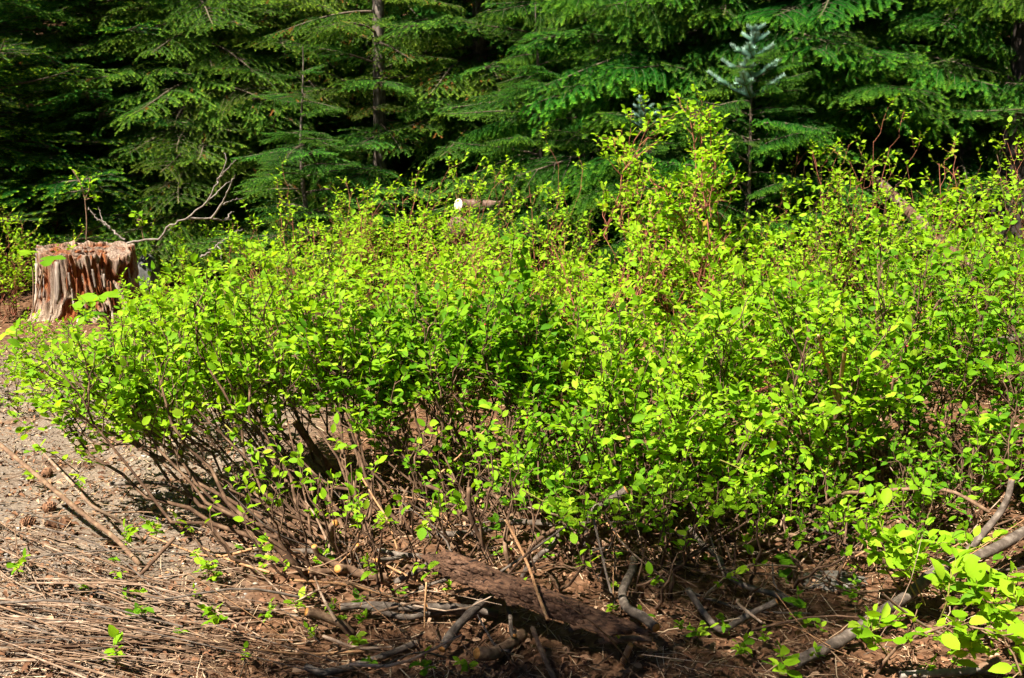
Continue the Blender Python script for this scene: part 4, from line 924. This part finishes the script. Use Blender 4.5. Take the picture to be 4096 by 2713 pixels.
# bark slab
def build_slab():
    rng = np.random.default_rng(9)
    A = atz(1765, 2238, 0.18); B = atz(2520, 2530, 0.12)
    root = empty('bark_slab', (A + B) / 2 * (1, 1, 0), 'long curled slab of red-brown bark lying on the cut branches', 'bark slab')
    o = np.array(root.location)
    X = (B - A); L = np.linalg.norm(X); X /= L
    Yv = np.cross(UPV, X); Yv /= np.linalg.norm(Yv); Z = np.cross(X, Yv)      # Yv points away from the camera
    NU, NV = 110, 46
    u = np.linspace(0, 1, NU); vv = np.linspace(-1, 1, NV)
    U, VV = np.meshgrid(u, vv, indexing='ij')
    lo = -1 - 0.10 * grid_noise(rng, 22, 1, u, u * 0)[:, None] + 0.5 * np.clip(0.10 - U, 0, 1) * 4
    hi = 1 + 0.06 * grid_noise(rng, 18, 1, u, u * 0)[:, None] - 0.9 * np.clip(U - 0.86, 0, 1) * 5
    W_ = lo + (hi - lo) * (VV + 1) / 2
    x = U * L + 0.035 * grid_noise(rng, 9, 1, (vv + 1) / 2.2, vv * 0)[None] * np.clip(np.abs(U - 0.5) * 2 - 0.86, 0, 1) * 7
    # half-round cross-section: curved sheet of bark, its front side rough and rolling down
    rad = 0.060 * (1 - 0.22 * U); an = W_ * 1.42
    yy = np.sin(an) * rad; zz = (np.cos(an) - 0.55) * rad
    ridg = 0.0040 * grid_noise(rng, 40, 3, (W_ + 2) / 4.0, U) + 0.0022 * grid_noise(rng, 90, 6, (W_ + 2) / 4.0, U)
    rough_ = np.clip(-W_ + 0.05, 0, 1); rough_ = rough_ * (U < 0.8)
    ridg = ridg + rough_ * (0.006 * grid_noise(rng, 44, 18, (W_ + 2) / 4.0, U) + 0.004 * grid_noise(rng, 64, 60, (W_ + 2) / 4.0, U))
    lay = []
    for th in (0.0, -0.016):
        k_ = (rad + th + (ridg if th == 0 else 0)) / rad
        lay.append(A + X * x[..., None] + Yv * (yy * k_)[..., None] + Z * ((np.cos(an) * k_ - 0.55) * rad)[..., None] - o)
    V = np.concatenate([l.reshape(-1, 3) for l in lay])
    i = np.arange(NU * NV).reshape(NU, NV); n = NU * NV
    q1 = np.stack((i[:-1, :-1], i[1:, :-1], i[1:, 1:], i[:-1, 1:]), -1).reshape(-1, 4)
    q2 = q1[:, ::-1] + n
    rim = []
    ring = list(i[0, :]) + list(i[1:, -1]) + list(i[-1, -2::-1]) + list(i[-2:0:-1, 0])
    for k in range(len(ring)):
        p_, q_ = ring[k], ring[(k + 1) % len(ring)]; rim.append((p_, q_, q_ + n, p_ + n))
    t = NT('red_brown_bark')
    g1 = t.noise(9, 6); g2 = t.noise(55, 6, 'Object', (0.45, 1.6, 1.6), 0.7)
    c = t.mix(t.ramp(g1, [(0.4, (0, 0, 0)), (0.62, (1, 1, 1))]), t.ramp(g2, [(0.40, (0.010, 0.005, 0.003)), (0.48, (0.095, 0.045, 0.024)), (0.72, (0.24, 0.130, 0.075))]),
              t.ramp(g2, [(0.36, (0.02, 0.010, 0.006)), (0.55, (0.10, 0.052, 0.030)), (0.8, (0.22, 0.135, 0.085))]))
    t.base(c, 0.85, 0.25); t.bump(g2, 0.8, 0.008)
    link('bark_sheet', mesh_np('bark_sheet', V, [q1, q2, np.array(rim)], t.m, [True, True, False]), root)
    # rough raised plates along the front edge
    mp = bark_mat('bark_plate', (0.02, 0.010, 0.006), (0.075, 0.036, 0.020), (0.18, 0.105, 0.068), 70, bump=1.0)
    v0, f0 = ico(1.0)
    for k in range(130):
        uu = rng.uniform(0.03, 0.80); w_k = -rng.uniform(0.10, 0.98)
        ra = 0.060 * (1 - 0.22 * uu); an_ = w_k * 1.42
        c_ = A + X * (uu * L) + Yv * (math.sin(an_) * ra) + Z * ((math.cos(an_) - 0.55) * ra + 0.002) - o
        nr = Yv * math.sin(an_) + Z * math.cos(an_); tt = np.cross(nr, X)
        sx, sy, sz = rng.uniform(0.010, 0.032), rng.uniform(0.004, 0.010), rng.uniform(0.003, 0.007)
        vv_ = v0 * rng.uniform(0.6, 1.3, (12, 1))
        V = c_ + vv_[:, :1] * sx * X + vv_[:, 1:2] * sy * tt + vv_[:, 2:] * sz * nr
        link('bark_plate', mesh_np('bark_plate', V, [f0], mp), root)
build_slab()

# dead bare branches beside the stump
def bare_branch(label, d, main, forks, w):
    p = np.array([at(a, b, d) for a, b in main]); P = resample(p, 30)
    root = empty('dead_branch', p[0], label, 'dead branch')
    r = pxm(w, p[0]) / 2
    rngb = np.random.default_rng(int(main[0][0]))
    P = P + rngb.normal(size=P.shape) * 0.006
    V, Q = tubes((P - p[0])[None], (r * np.linspace(1, 0.32, 30))[None], 7)
    link('main_branch', mesh_np('main_branch', V, [Q], M_DEADGREY, True), root)
    for f, wf, dd in forks:
        q = np.array([at(a, b, d + dd * i / max(1, len(f) - 1)) for i, (a, b) in enumerate(f)]); Pf = resample(q, 18)
        Pf[1:] = Pf[1:] + rngb.normal(size=Pf[1:].shape) * 0.004
        V, Q = tubes((Pf - p[0])[None], (pxm(wf, q[0]) / 2 * np.linspace(1, 0.35, 18))[None], 6)
        link('side_twig', mesh_np('side_twig', V, [Q], M_DEADGREY, True), root)
bare_branch('bleached bare dead branch sweeping up from the stump', 8.15, [(505, 975), (560, 962), (640, 952), (678, 905), (735, 878), (815, 820), (850, 770), (890, 690), (900, 620), (885, 600)],
            [([(750, 876), (845, 874), (900, 880), (920, 855), (935, 845)], 9, 0.3), ([(845, 874), (880, 825), (905, 780), (930, 720), (940, 700)], 9, -0.2), ([(890, 820), (920, 805), (965, 795)], 6, 0.15),
             ([(815, 820), (860, 780), (905, 735), (930, 722)], 7, 0.3), ([(870, 720), (905, 680), (945, 640)], 7, -0.3), ([(865, 745), (880, 710), (905, 680)], 5, 0.2), ([(900, 880), (912, 878), (930, 880)], 4, 0.1)], 9)
bare_branch('shorter bleached dead branch pointing up right of the stump', 7.9, [(800, 1030), (850, 995), (890, 965), (935, 930), (975, 918)], [([(878, 970), (905, 985), (920, 985)], 6, 0.1), ([(870, 985), (885, 1010), (880, 1040)], 5, -0.1)], 8)
bare_branch('thin dark dead branch leaning behind the stump', 8.7, [(500, 960), (440, 915), (390, 870), (350, 830)], [([(440, 915), (410, 880), (395, 830)], 5, 0.2)], 9)

# ------------------------------------------------------------------ logs and rocks
def log(name, label, A, B, r0, r1, mat, cutmat=None, seed=0, sides=18):
    rng = np.random.default_rng(seed)
    A = np.array(A); B = np.array(B); root = empty(name, A, label, 'log')
    K = 22; P = A + (B - A) * np.linspace(0, 1, K)[:, None] + rng.normal(size=(K, 3)) * 0.003
    V, Q = tubes((P - A)[None], (np.linspace(r0, r1, K) * (1 + rng.normal(size=K) * 0.03))[None], sides)
    V = V + rng.normal(size=V.shape) * r0 * 0.03
    link('bark', mesh_np('bark', V, [Q], mat, True), root)
    if cutmat: cut_cap(P[0], P[0] - P[1], np.linspace(r0, r1, K)[0] * 1.02, cutmat, 'cut_face', 20, root, A)
    return root
M_LOGBARK = bark_mat('log_bark', (0.05, 0.03, 0.02), (0.14, 0.085, 0.06), (0.28, 0.20, 0.15), 25)
c0 = at(1830, 822, 8.9)
log('cut_log', 'cut log with bright pale end lying behind the lime bushes', c0, c0 + np.array((0.95, 0.50, -0.10)), 0.062, 0.07, M_LOGBARK, M_PALECUT, 3)
for k, (dx, dz) in enumerate(((-0.05, -0.215), (0.02, -0.43), (-0.02, -0.645))):
    q0 = c0 + np.array((dx, -0.02, dz)); q0[2] = max(q0[2], float(gz(q0[0], q0[1])) + 0.09)
    log('cut_log', ('brown log directly beneath the pale-ended log', 'second log beneath the pale-ended log', 'lowest log of the pile under the pale-ended log')[k], q0, q0 + np.array((0.98, 0.52, -0.02)), 0.11, 0.105, M_LOGBARK, M_LOGBARK, 30 + k)
M_ORANGELOG = bark_mat('flaking_orange_log', (0.04, 0.02, 0.012), (0.11, 0.06, 0.036), (0.20, 0.165, 0.14), 16, (1, 1, 1), 1.0)
A_ = at(3320, 540, 8.6); B_ = at(3600, 810, 7.5); D_ = (B_ - A_)
log('fallen_log', 'leaning fallen log with flaking orange and grey wood before the right firs', A_ - D_ * 0.4, A_ + D_ * 1.9, 0.034, 0.042, M_ORANGELOG, None, 4)
log('fallen_log', 'weathered grey log end half hidden in the right-hand bushes', atz(3925, 1385, 0.42), atz(4120, 1345, 0.40), 0.030, 0.030, M_GREYBARK, None, 5)
t = NT('grey_rock'); g_ = t.noise(9, 6); M_ROCK = t.base(t.ramp(g_, [(0.3, (0.06, 0.05, 0.042)), (0.55, (0.13, 0.115, 0.10)), (0.75, (0.22, 0.20, 0.175))]), 0.9, 0.2); t.bump(g_, 0.6, 0.03)
M_SHADEROCK = bark_mat('shaded_grey_rock', (0.035, 0.034, 0.033), (0.07, 0.069, 0.066), (0.12, 0.118, 0.112), 9)  # boulder's shade painted in as a darker rock colour
def rock(name, label, c, sx, sy, sz, seed, group=None, mat=None):
    rng = np.random.default_rng(seed)
    import bmesh
    bm = bmesh.new(); bmesh.ops.create_icosphere(bm, subdivisions=3, radius=1.0)
    k = rng.normal(size=(5, 3)) * 1.6; ph = rng.uniform(0, 6, 5)
    for v in bm.verts:
        p = np.array(v.co); f = 1 + 0.10 * sum(math.sin(k[j] @ p * 1.4 + ph[j]) for j in range(5)) / 2
        f += 0.03 * rng.normal()
        v.co = (p[0] * f * sx, p[1] * f * sy, p[2] * f * sz)
    me = bpy.data.meshes.new(name); bm.to_mesh(me); bm.free(); me.materials.append(mat or M_ROCK)
    return tag(link(name, me, loc=c), label, 'rock', group)
p = at(590, 985, 9.3); rock('boulder', 'grey boulder in the shade behind the stump', (p[0], p[1], gz(p[0], p[1]) + 0.10), 0.11, 0.14, 0.30, 1, mat=M_SHADEROCK)
p = atz(3330, 2330, 0); rock('flat_stone', 'flat pale stone lying in the litter at lower right', p + (0, 0, 0.005), 0.13, 0.075, 0.022, 2)
for i, (px, py, lab) in enumerate([(585, 2590, 'small dark stone among the canes at the bottom left'), (505, 2575, 'small grey stone beside the dark stone at bottom left'), (420, 2155, 'small white stone on the sand beside the long dark stick')]):
    rock('stone', lab, atz(px, py, 0.006), 0.018, 0.014, 0.012, 10 + i)
# cones
t = NT('cone_scale'); M_CONE = t.base(t.ramp(rand_out(t, False), [(0, (0.06, 0.028, 0.015)), (1, (0.26, 0.13, 0.07))]), 0.8, 0.2)
def cone(px, py, label, seed, L=0.05, W=0.022, h=0.018):
    rng = np.random.default_rng(seed); c = atz(px, py, h)
    root = empty('pine_cone', c, label, 'pine cone', 'fallen cones')
    n = 70; i = np.arange(n); s = i / n; a = i * 2.39996
    r = W * np.sin(np.pi * (0.12 + 0.83 * s)) * 0.62
    pos = np.stack((L * (s - 0.5), np.cos(a) * r, np.sin(a) * r), -1)
    ax = np.stack((0.5 + 0 * a, np.cos(a), np.sin(a)), -1)
    v, T, Q = stamp(leaf_template(-0.3, 0.05, 0.5, False), pos, ax, np.tile((1., 0, 0.0), (n, 1)), W * 0.75 * np.ones(n))
    rz = rng.uniform(0, 3.14); R_ = np.array(((math.cos(rz), -math.sin(rz), 0), (math.sin(rz), math.cos(rz), 0), (0, 0, 1)))
    tag(link('scales', mesh_np('scales', v @ R_.T, [T, Q], M_CONE), root), kind='stuff')
cone(185, 1895, 'brown cone lying on the sand above the long dark stick', 1)
cone(190, 2030, 'dark cone on the sand just left of the pale arched cane', 2)
cone(105, 2090, 'round dark cone on the sand nearest the heap of canes', 3)
cone(215, 2100, 'small cone on the sand between the heap and the long stick', 4, 0.04)
cone(265, 2095, 'small cone on the sand touching the long dark stick', 5, 0.035)
cone(4030, 1190, 'hanging brown cone tangled in the right-hand bushes', 6, 0.07, 0.03, 0.45)

# ------------------------------------------------------------------ small plants
def sprig(label, stem_pts, wpx, leaves_px=None, n=8, size=0.04, col='green', seed=0, group=None, stem=None, name='seedling', cat='plant', tw=3, twl=(0.05, 0.10), t0=0.25, lf=4, tilt=0.55):
    """a little plant: a curved stem (px, py, height) with short twigs and separate leaves"""
    rng = np.random.default_rng(900 + seed)
    p = np.array([atz(a, b, c_) for a, b, c_ in stem_pts]); root = empty(name, p[0], label, cat, group)
    P = (resample(p, 10) - p[0])[None]
    V, Q = tubes(P, (pxm(wpx, p[0]) / 2 * np.linspace(1, 0.5, 10))[None], 6)
    parts = [(V, Q)]
    L_ = []
    if tw:
        P1, _ = kids(rng, P, tw, t0, 1.0, twl[0], twl[1], 4, 0.7, 0.8, 0.35, 0.15)
        parts.append(tubes(P1, np.ones((len(P1), 4)) * pxm(wpx, p[0]) / 5, 4))
        L_.append(leaves_on(rng, P1, lf, 0.35, size, tilt=tilt))
    if n: L_.append(leaves_on(rng, P, n, t0, size, tilt=tilt))
    V, Fs = join(parts)
    link('stem', mesh_np('stem', V, Fs, stem or M_GREENSTEM, True), root)
    for z in L_:
        for j in range(len(z[0])):
            link('leaf', LEAFMESH[col][j % 4], root, mat=frame_mat(z[0][j], z[1][j], z[2][j], z[3][j]))
    return root
M_GREENSTEM = bark_mat('green_stem', (0.12, 0.13, 0.02), (0.22, 0.20, 0.04), (0.32, 0.24, 0.08), 50)
# bottom right foreground shrub: separate long arching shoots with broad leaves
G = 'arching leafy shoots in the lower right foreground'
kw = dict(size=0.060, col='green', group=G, name='leafy_shoot', cat='shoot')
sprig('upright leafy shoot topping the foreground shrub at lower right', [(3680, 2330, .10), (3640, 2240, .20), (3560, 2190, .26), (3520, 2090, .34), (3510, 2010, .40)], 7, n=12, tw=6, lf=4, seed=1, **kw)
sprig('leafy shoot rising just over the largest grey branch', [(3660, 2380, .12), (3620, 2290, .2), (3680, 2220, .27), (3760, 2170, .32)], 7, n=11, tw=8, lf=4, seed=2, **kw)
sprig('thin leafy shoot reaching right above the largest grey branch', [(3720, 2200, .27), (3800, 2190, .29), (3880, 2200, .30), (3980, 2150, .34)], 6, n=8, tw=5, lf=3, seed=3, **kw)
sprig('leafy shoot with the broadest pair of leaves over the large branch', [(3760, 2480, .12), (3790, 2400, .2), (3800, 2320, .26), (3830, 2270, .3)], 7, n=8, tw=6, lf=3, seed=4, **dict(kw, size=0.068))
sprig('arching brown shoot sweeping across the bottom right corner', [(3501, 2708, .02), (3572, 2604, .12), (3727, 2520, .22), (3895, 2507, .26), (4024, 2566, .24), (4085, 2700, .16)], 12, n=0, tw=14, twl=(0.06, 0.15), lf=4, t0=0.2, seed=5, stem=M_BROWNBARK, **kw)
sprig('leafy cluster at the right edge above the arching brown shoot', [(4120, 2560, .18), (4040, 2470, .27), (3960, 2420, .32), (3900, 2380, .35)], 7, n=9, tw=9, lf=4, seed=6, **kw)
sprig('leafy cluster at the right edge below the end of the large branch', [(4140, 2450, .2), (4080, 2380, .28), (4020, 2330, .32)], 7, n=8, tw=8, lf=4, seed=7, **kw)
sprig('leafy shoot low in front of the large grey branch', [(3560, 2640, .04), (3520, 2580, .12), (3480, 2530, .17), (3560, 2500, .2)], 6, n=9, tw=6, lf=4, seed=8, **kw)
sprig('leafy shoot hanging in the middle of the lower right corner', [(3800, 2680, .05), (3850, 2600, .14), (3890, 2560, .2)], 6, n=8, tw=7, lf=4, seed=9, **kw)
sprig('leafy shoot standing left of the upright one at lower right', [(3600, 2360, .08), (3540, 2270, .18), (3490, 2200, .24), (3470, 2130, .30)], 7, n=11, tw=6, lf=4, seed=11, **kw)
sprig('leafy shoot in front of the upright one at lower right', [(3700, 2420, .08), (3650, 2300, .2), (3620, 2230, .26), (3600, 2160, .32)], 7, n=10, tw=6, lf=4, seed=12, **kw)
sprig('small sprout at the bottom edge under the large branch', [(3170, 2730, .0), (3150, 2680, .05), (3100, 2660, .08)], 6, n=7, tw=3, lf=3, seed=10, **kw)
# sprays of larger leaves hanging in front of the bushes
G = 'leafy sprays in front of the bushes'
kw = dict(size=0.050, col='green', group=G, name='leafy_spray', cat='spray')
sprig('bright leafy spray hanging above the right end of the bark slab', [(2090, 1960, .38), (2180, 2010, .34), (2250, 2050, .31), (2300, 2075, .3)], 6, n=9, tw=5, lf=4, seed=21, **kw)
sprig('pale leafy spray beside the rising cut branch right of centre', [(2560, 2000, .36), (2640, 1980, .38), (2720, 1975, .38), (2770, 1985, .37)], 6, n=6, tw=3, lf=3, seed=22, **dict(kw, col='lime'))
sprig('spray with one pale broad leaf under the right-hand bushes', [(2880, 1840, .46), (2950, 1870, .44), (3010, 1900, .42), (3050, 1915, .41)], 6, n=6, tw=3, lf=3, seed=23, **dict(kw, col='lime'))
sprig('bright five-leaved spray left of the bark slab in the dark stems', [(1760, 2010, .2), (1720, 2060, .2), (1690, 2110, .19)], 5, n=7, tw=2, lf=3, seed=24, **kw)
sprig('bright leaf cluster hanging over the pale sandy gap among the left stems', [(900, 1700, .42), (960, 1760, .38), (1010, 1800, .35), (1050, 1810, .34)], 6, n=7, tw=3, lf=3, seed=25, **kw)
sprig('leaf cluster in the sun above the left stems', [(930, 1640, .45), (990, 1600, .48), (1040, 1570, .5)], 6, n=7, tw=3, lf=3, seed=26, **kw)
# seedlings on the litter
named = [
    ('seedling with pale leaves growing between the orange cut stubs', 1400, 2100, .10, 'green'), ('seedling in the fan of stems left of the five-leaved spray', 1270, 2090, .12, 'green'),
    ('broad-leaved sprout glowing green behind the lowest orange stub', 1290, 2260, .08, 'green'), ('small many-leaved sprig on the shaded litter left of the stubs', 830, 2300, .10, 'green'),
    ('round-leaved sprig standing left of the short brown stub', 1180, 2450, .09, 'green'), ('sprout below the crossing pair of cut branches', 1450, 2460, .05, 'deep'),
    ('tiny sprout on the open litter at the foot of the bark slab', 1425, 2590, .06, 'green'), ('leafy seedling at the bottom edge left of the big round cut end', 1690, 2690, .09, 'deep'),
    ('striped broad-leaved sprout beside the big round cut end', 1870, 2690, .09, 'green'), ('seedling in the dark hollow right of the big curved cut branch', 2790, 2560, .08, 'green'),
    ('leafy seedling low beside the flat pale stone', 3190, 2440, .12, 'deep'), ('seedling between the flat stone and the large grey branch', 3400, 2420, .08, 'deep'),
    ('sprout on the litter just left of the large branch foot', 2960, 2620, .08, 'green'), ('lone leaf standing up among the dry canes at the left edge', 60, 2300, .12, 'green'),
    ('low sprig at the right rim of the cane heap', 500, 2190, .10, 'green'), ('sprig on the litter beyond the end of the long dark stick', 620, 2150, .10, 'green'),
    ('low trailing sprig on the litter right of the canes', 850, 2470, .08, 'green'), ('yellowish maple-leaved seedling at the bottom left', 460, 2640, .10, 'lime'),
    ('maple-leaved seedling standing in the canes', 560, 2470, .10, 'deep'), ('small sprout at the upper left on the sand', 130, 1930, .10, 'green'),
    ('leafy plant low at the right edge under the bush', 3900, 1720, .18, 'deep'), ('lobed-leaf plant under the right-hand bush', 3960, 1800, .15, 'green')]
for i, (lab, px, py, h, col) in enumerate(named):
    sprig(lab, [(px, py, 0), (px + 8, py - 20, h * 0.5), (px - 6, py - 45, h)], 5, n=5, tw=3, lf=3, size=0.040, col=col, seed=40 + i, group='seedlings on the forest floor', twl=(0.03, 0.07), t0=0.4)
rng = np.random.default_rng(403)
for i in range(90):
    px, py = rng.uniform(300, 4090), rng.uniform(1950, 2690)
    h = rng.uniform(0.03, 0.09)
    sprig('tiny green sprout growing out of the brown litter', [(px, py, 0), (px + 5, py - 12, h * 0.5), (px + rng.uniform(-15, 15), py - 25, h)], 4, n=4, tw=int(rng.integers(1, 3)), lf=3, size=0.028, col=('green', 'deep')[i % 2], seed=100 + i, group='tiny sprouts in the litter', twl=(0.02, 0.05), t0=0.5, name='sprout', cat='sprout')
for i, (lab, px, py, px2, py2) in enumerate([('slender sapling with small leaf clusters standing behind the stump', 345, 960, 340, 800), ('low sapling with a leaf cluster behind the bare dead branch', 575, 960, 550, 880)]):
    d = 8.9; A = at(px, py, d); B = at(px2, py2, d)
    rngs = np.random.default_rng(70 + i); root = empty('sapling', A, lab, 'sapling')
    tops = [at(290, 680, d), at(360, 710, d), at(385, 790, d)] if i == 0 else [at(555, 860, d), at(570, 890, d)]
    Ps = [resample([A, (A + B) / 2 + (0.01, 0, 0), B], 6)] + [resample([B, (B + q) / 2 + (0.02, 0, 0.01), q], 6) for q in tops]
    V, Q = tubes(np.array(Ps) - A, np.ones((len(Ps), 6)) * 0.006, 5)
    link('stem', mesh_np('stem', V, [Q], M_BROWNBARK, True), root)
    z = leaves_on(rngs, np.array(Ps[1:]) - A, 14, 0.35, 0.07, 1.0)
    for j in range(len(z[0])): link('leaf', LEAFMESH['green'][j % 4], root, mat=frame_mat(z[0][j] + rngs.normal(size=3) * 0.03, z[1][j], z[2][j], z[3][j]))

# broad lobed leaves (thimbleberry) beside the stump: fan-shaped blades on long stalks
def lobed_mesh(col, lobes=5):
    n = 40; a = np.linspace(-2.5, 2.5, n); r = 0.62 + 0.38 * np.abs(np.cos(a * lobes / 2.2)) ** 0.7; r = r * (1 - 0.12 * np.abs(a) / 2.5)
    r = r * (1 + 0.05 * np.sin(a * 34))
    V = [(0, 0, 0)] + [(math.cos(t_) * q_ * 0.6 + 0.1, math.sin(t_) * q_ * 0.6, 0.10 * abs(math.sin(t_ * lobes / 2.2)) * q_ - 0.12 * q_ * q_) for t_, q_ in zip(a, r)]
    return mesh_np('lobed_leaf', np.array(V), [[(0, i, i + 1) for i in range(1, n)]], LEAF[col][1], True)
LOBED = {c_: lobed_mesh(c_) for c_ in ('green', 'deep')}
def broadleaf(label, base, leaves, d, col='green', group=None):
    A = at(*base, d); A[2] = max(A[2], float(gz(A[0], A[1]))); root = empty('broad_leaved_plant', A, label, 'plant', group)
    rngs = np.random.default_rng(int(base[0]))
    for (px, py, size, dd) in leaves:
        B = at(px, py, d + dd)
        P = resample([A, (A + B) / 2 + (0.02, 0, 0.04), B], 8)
        V, Q = tubes((P - A)[None], np.linspace(0.006, 0.004, 8)[None], 6)
        link('stalk', mesh_np('stalk', V, [Q], M_BROWNBARK, True), root)
        up = nrm(UPV + np.array((rngs.normal() * 0.25, -0.35 + rngs.normal() * .15, 0))); ax = np.array((rngs.choice((-1, 1)) * 0.9, rngs.normal() * 0.4, 0.15))
        link('leaf', LOBED[col], root, mat=frame_mat(B - A, ax, up, size))
broadleaf('broad-leaved plant with a curving stalk at the left side of the stump', (130, 1260), [(180, 1040, 0.21, 0), (120, 1010, 0.14, .05)], 7.6, 'deep')
broadleaf('broad-leaved plant standing in front of the stump', (435, 1330), [(320, 1200, 0.18, 0), (430, 1190, 0.20, .1), (500, 1240, 0.15, -.05), (390, 1260, 0.13, -.1)], 6.2, 'deep')
broadleaf('broad leaf plant at the left frame edge low on the ground', (60, 1420), [(20, 1330, 0.13, 0), (95, 1370, 0.12, 0)], 6.4)
broadleaf('lobed-leaf plant with dark leaves on the shaded ground at right of centre', (3170, 2330), [(3165, 2240, 0.085, 0), (3150, 2310, 0.07, .03)], float(atz(3170, 2330, 0)[1]) , 'deep')
broadleaf('lobed-leaf plant at the right edge under the bush', (3950, 1850), [(3960, 1690, 0.11, 0), (4040, 1700, 0.12, .1), (3900, 1760, 0.10, -.1)], 3.9)
# dry hanging twig in the right-hand fir
root = empty('dead_twig', at(3400, 300, 8.0), 'dry pale dead twig caught in the fir at upper right', 'dead twig')
for pts, w in (([(3330, 330), (3400, 305), (3480, 335), (3615, 347)], 9), ([(3400, 300), (3425, 250), (3445, 205)], 7), ([(3465, 315), (3480, 260), (3497, 222)], 6), ([(3535, 340), (3520, 300), (3508, 265)], 5)):
    P = resample([at(a, b, 8.0 - 0.02 * i) for i, (a, b) in enumerate(pts)], 10) - np.array(root.location)
    V, Q = tubes(P[None], (np.linspace(1, .5, 10) * pxm(w, at(3400, 300, 8.0)) / 2)[None], 6)
    link('twig', mesh_np('twig', V, [Q], M_CANE, True), root)
print('objects', len(bpy.data.objects), 'tris', sum(sum(p.loop_total-2 for p in m.polygons) for m in bpy.data.meshes) if 0 else sum(len(m.loops)-2*len(m.polygons) for m in bpy.data.meshes))
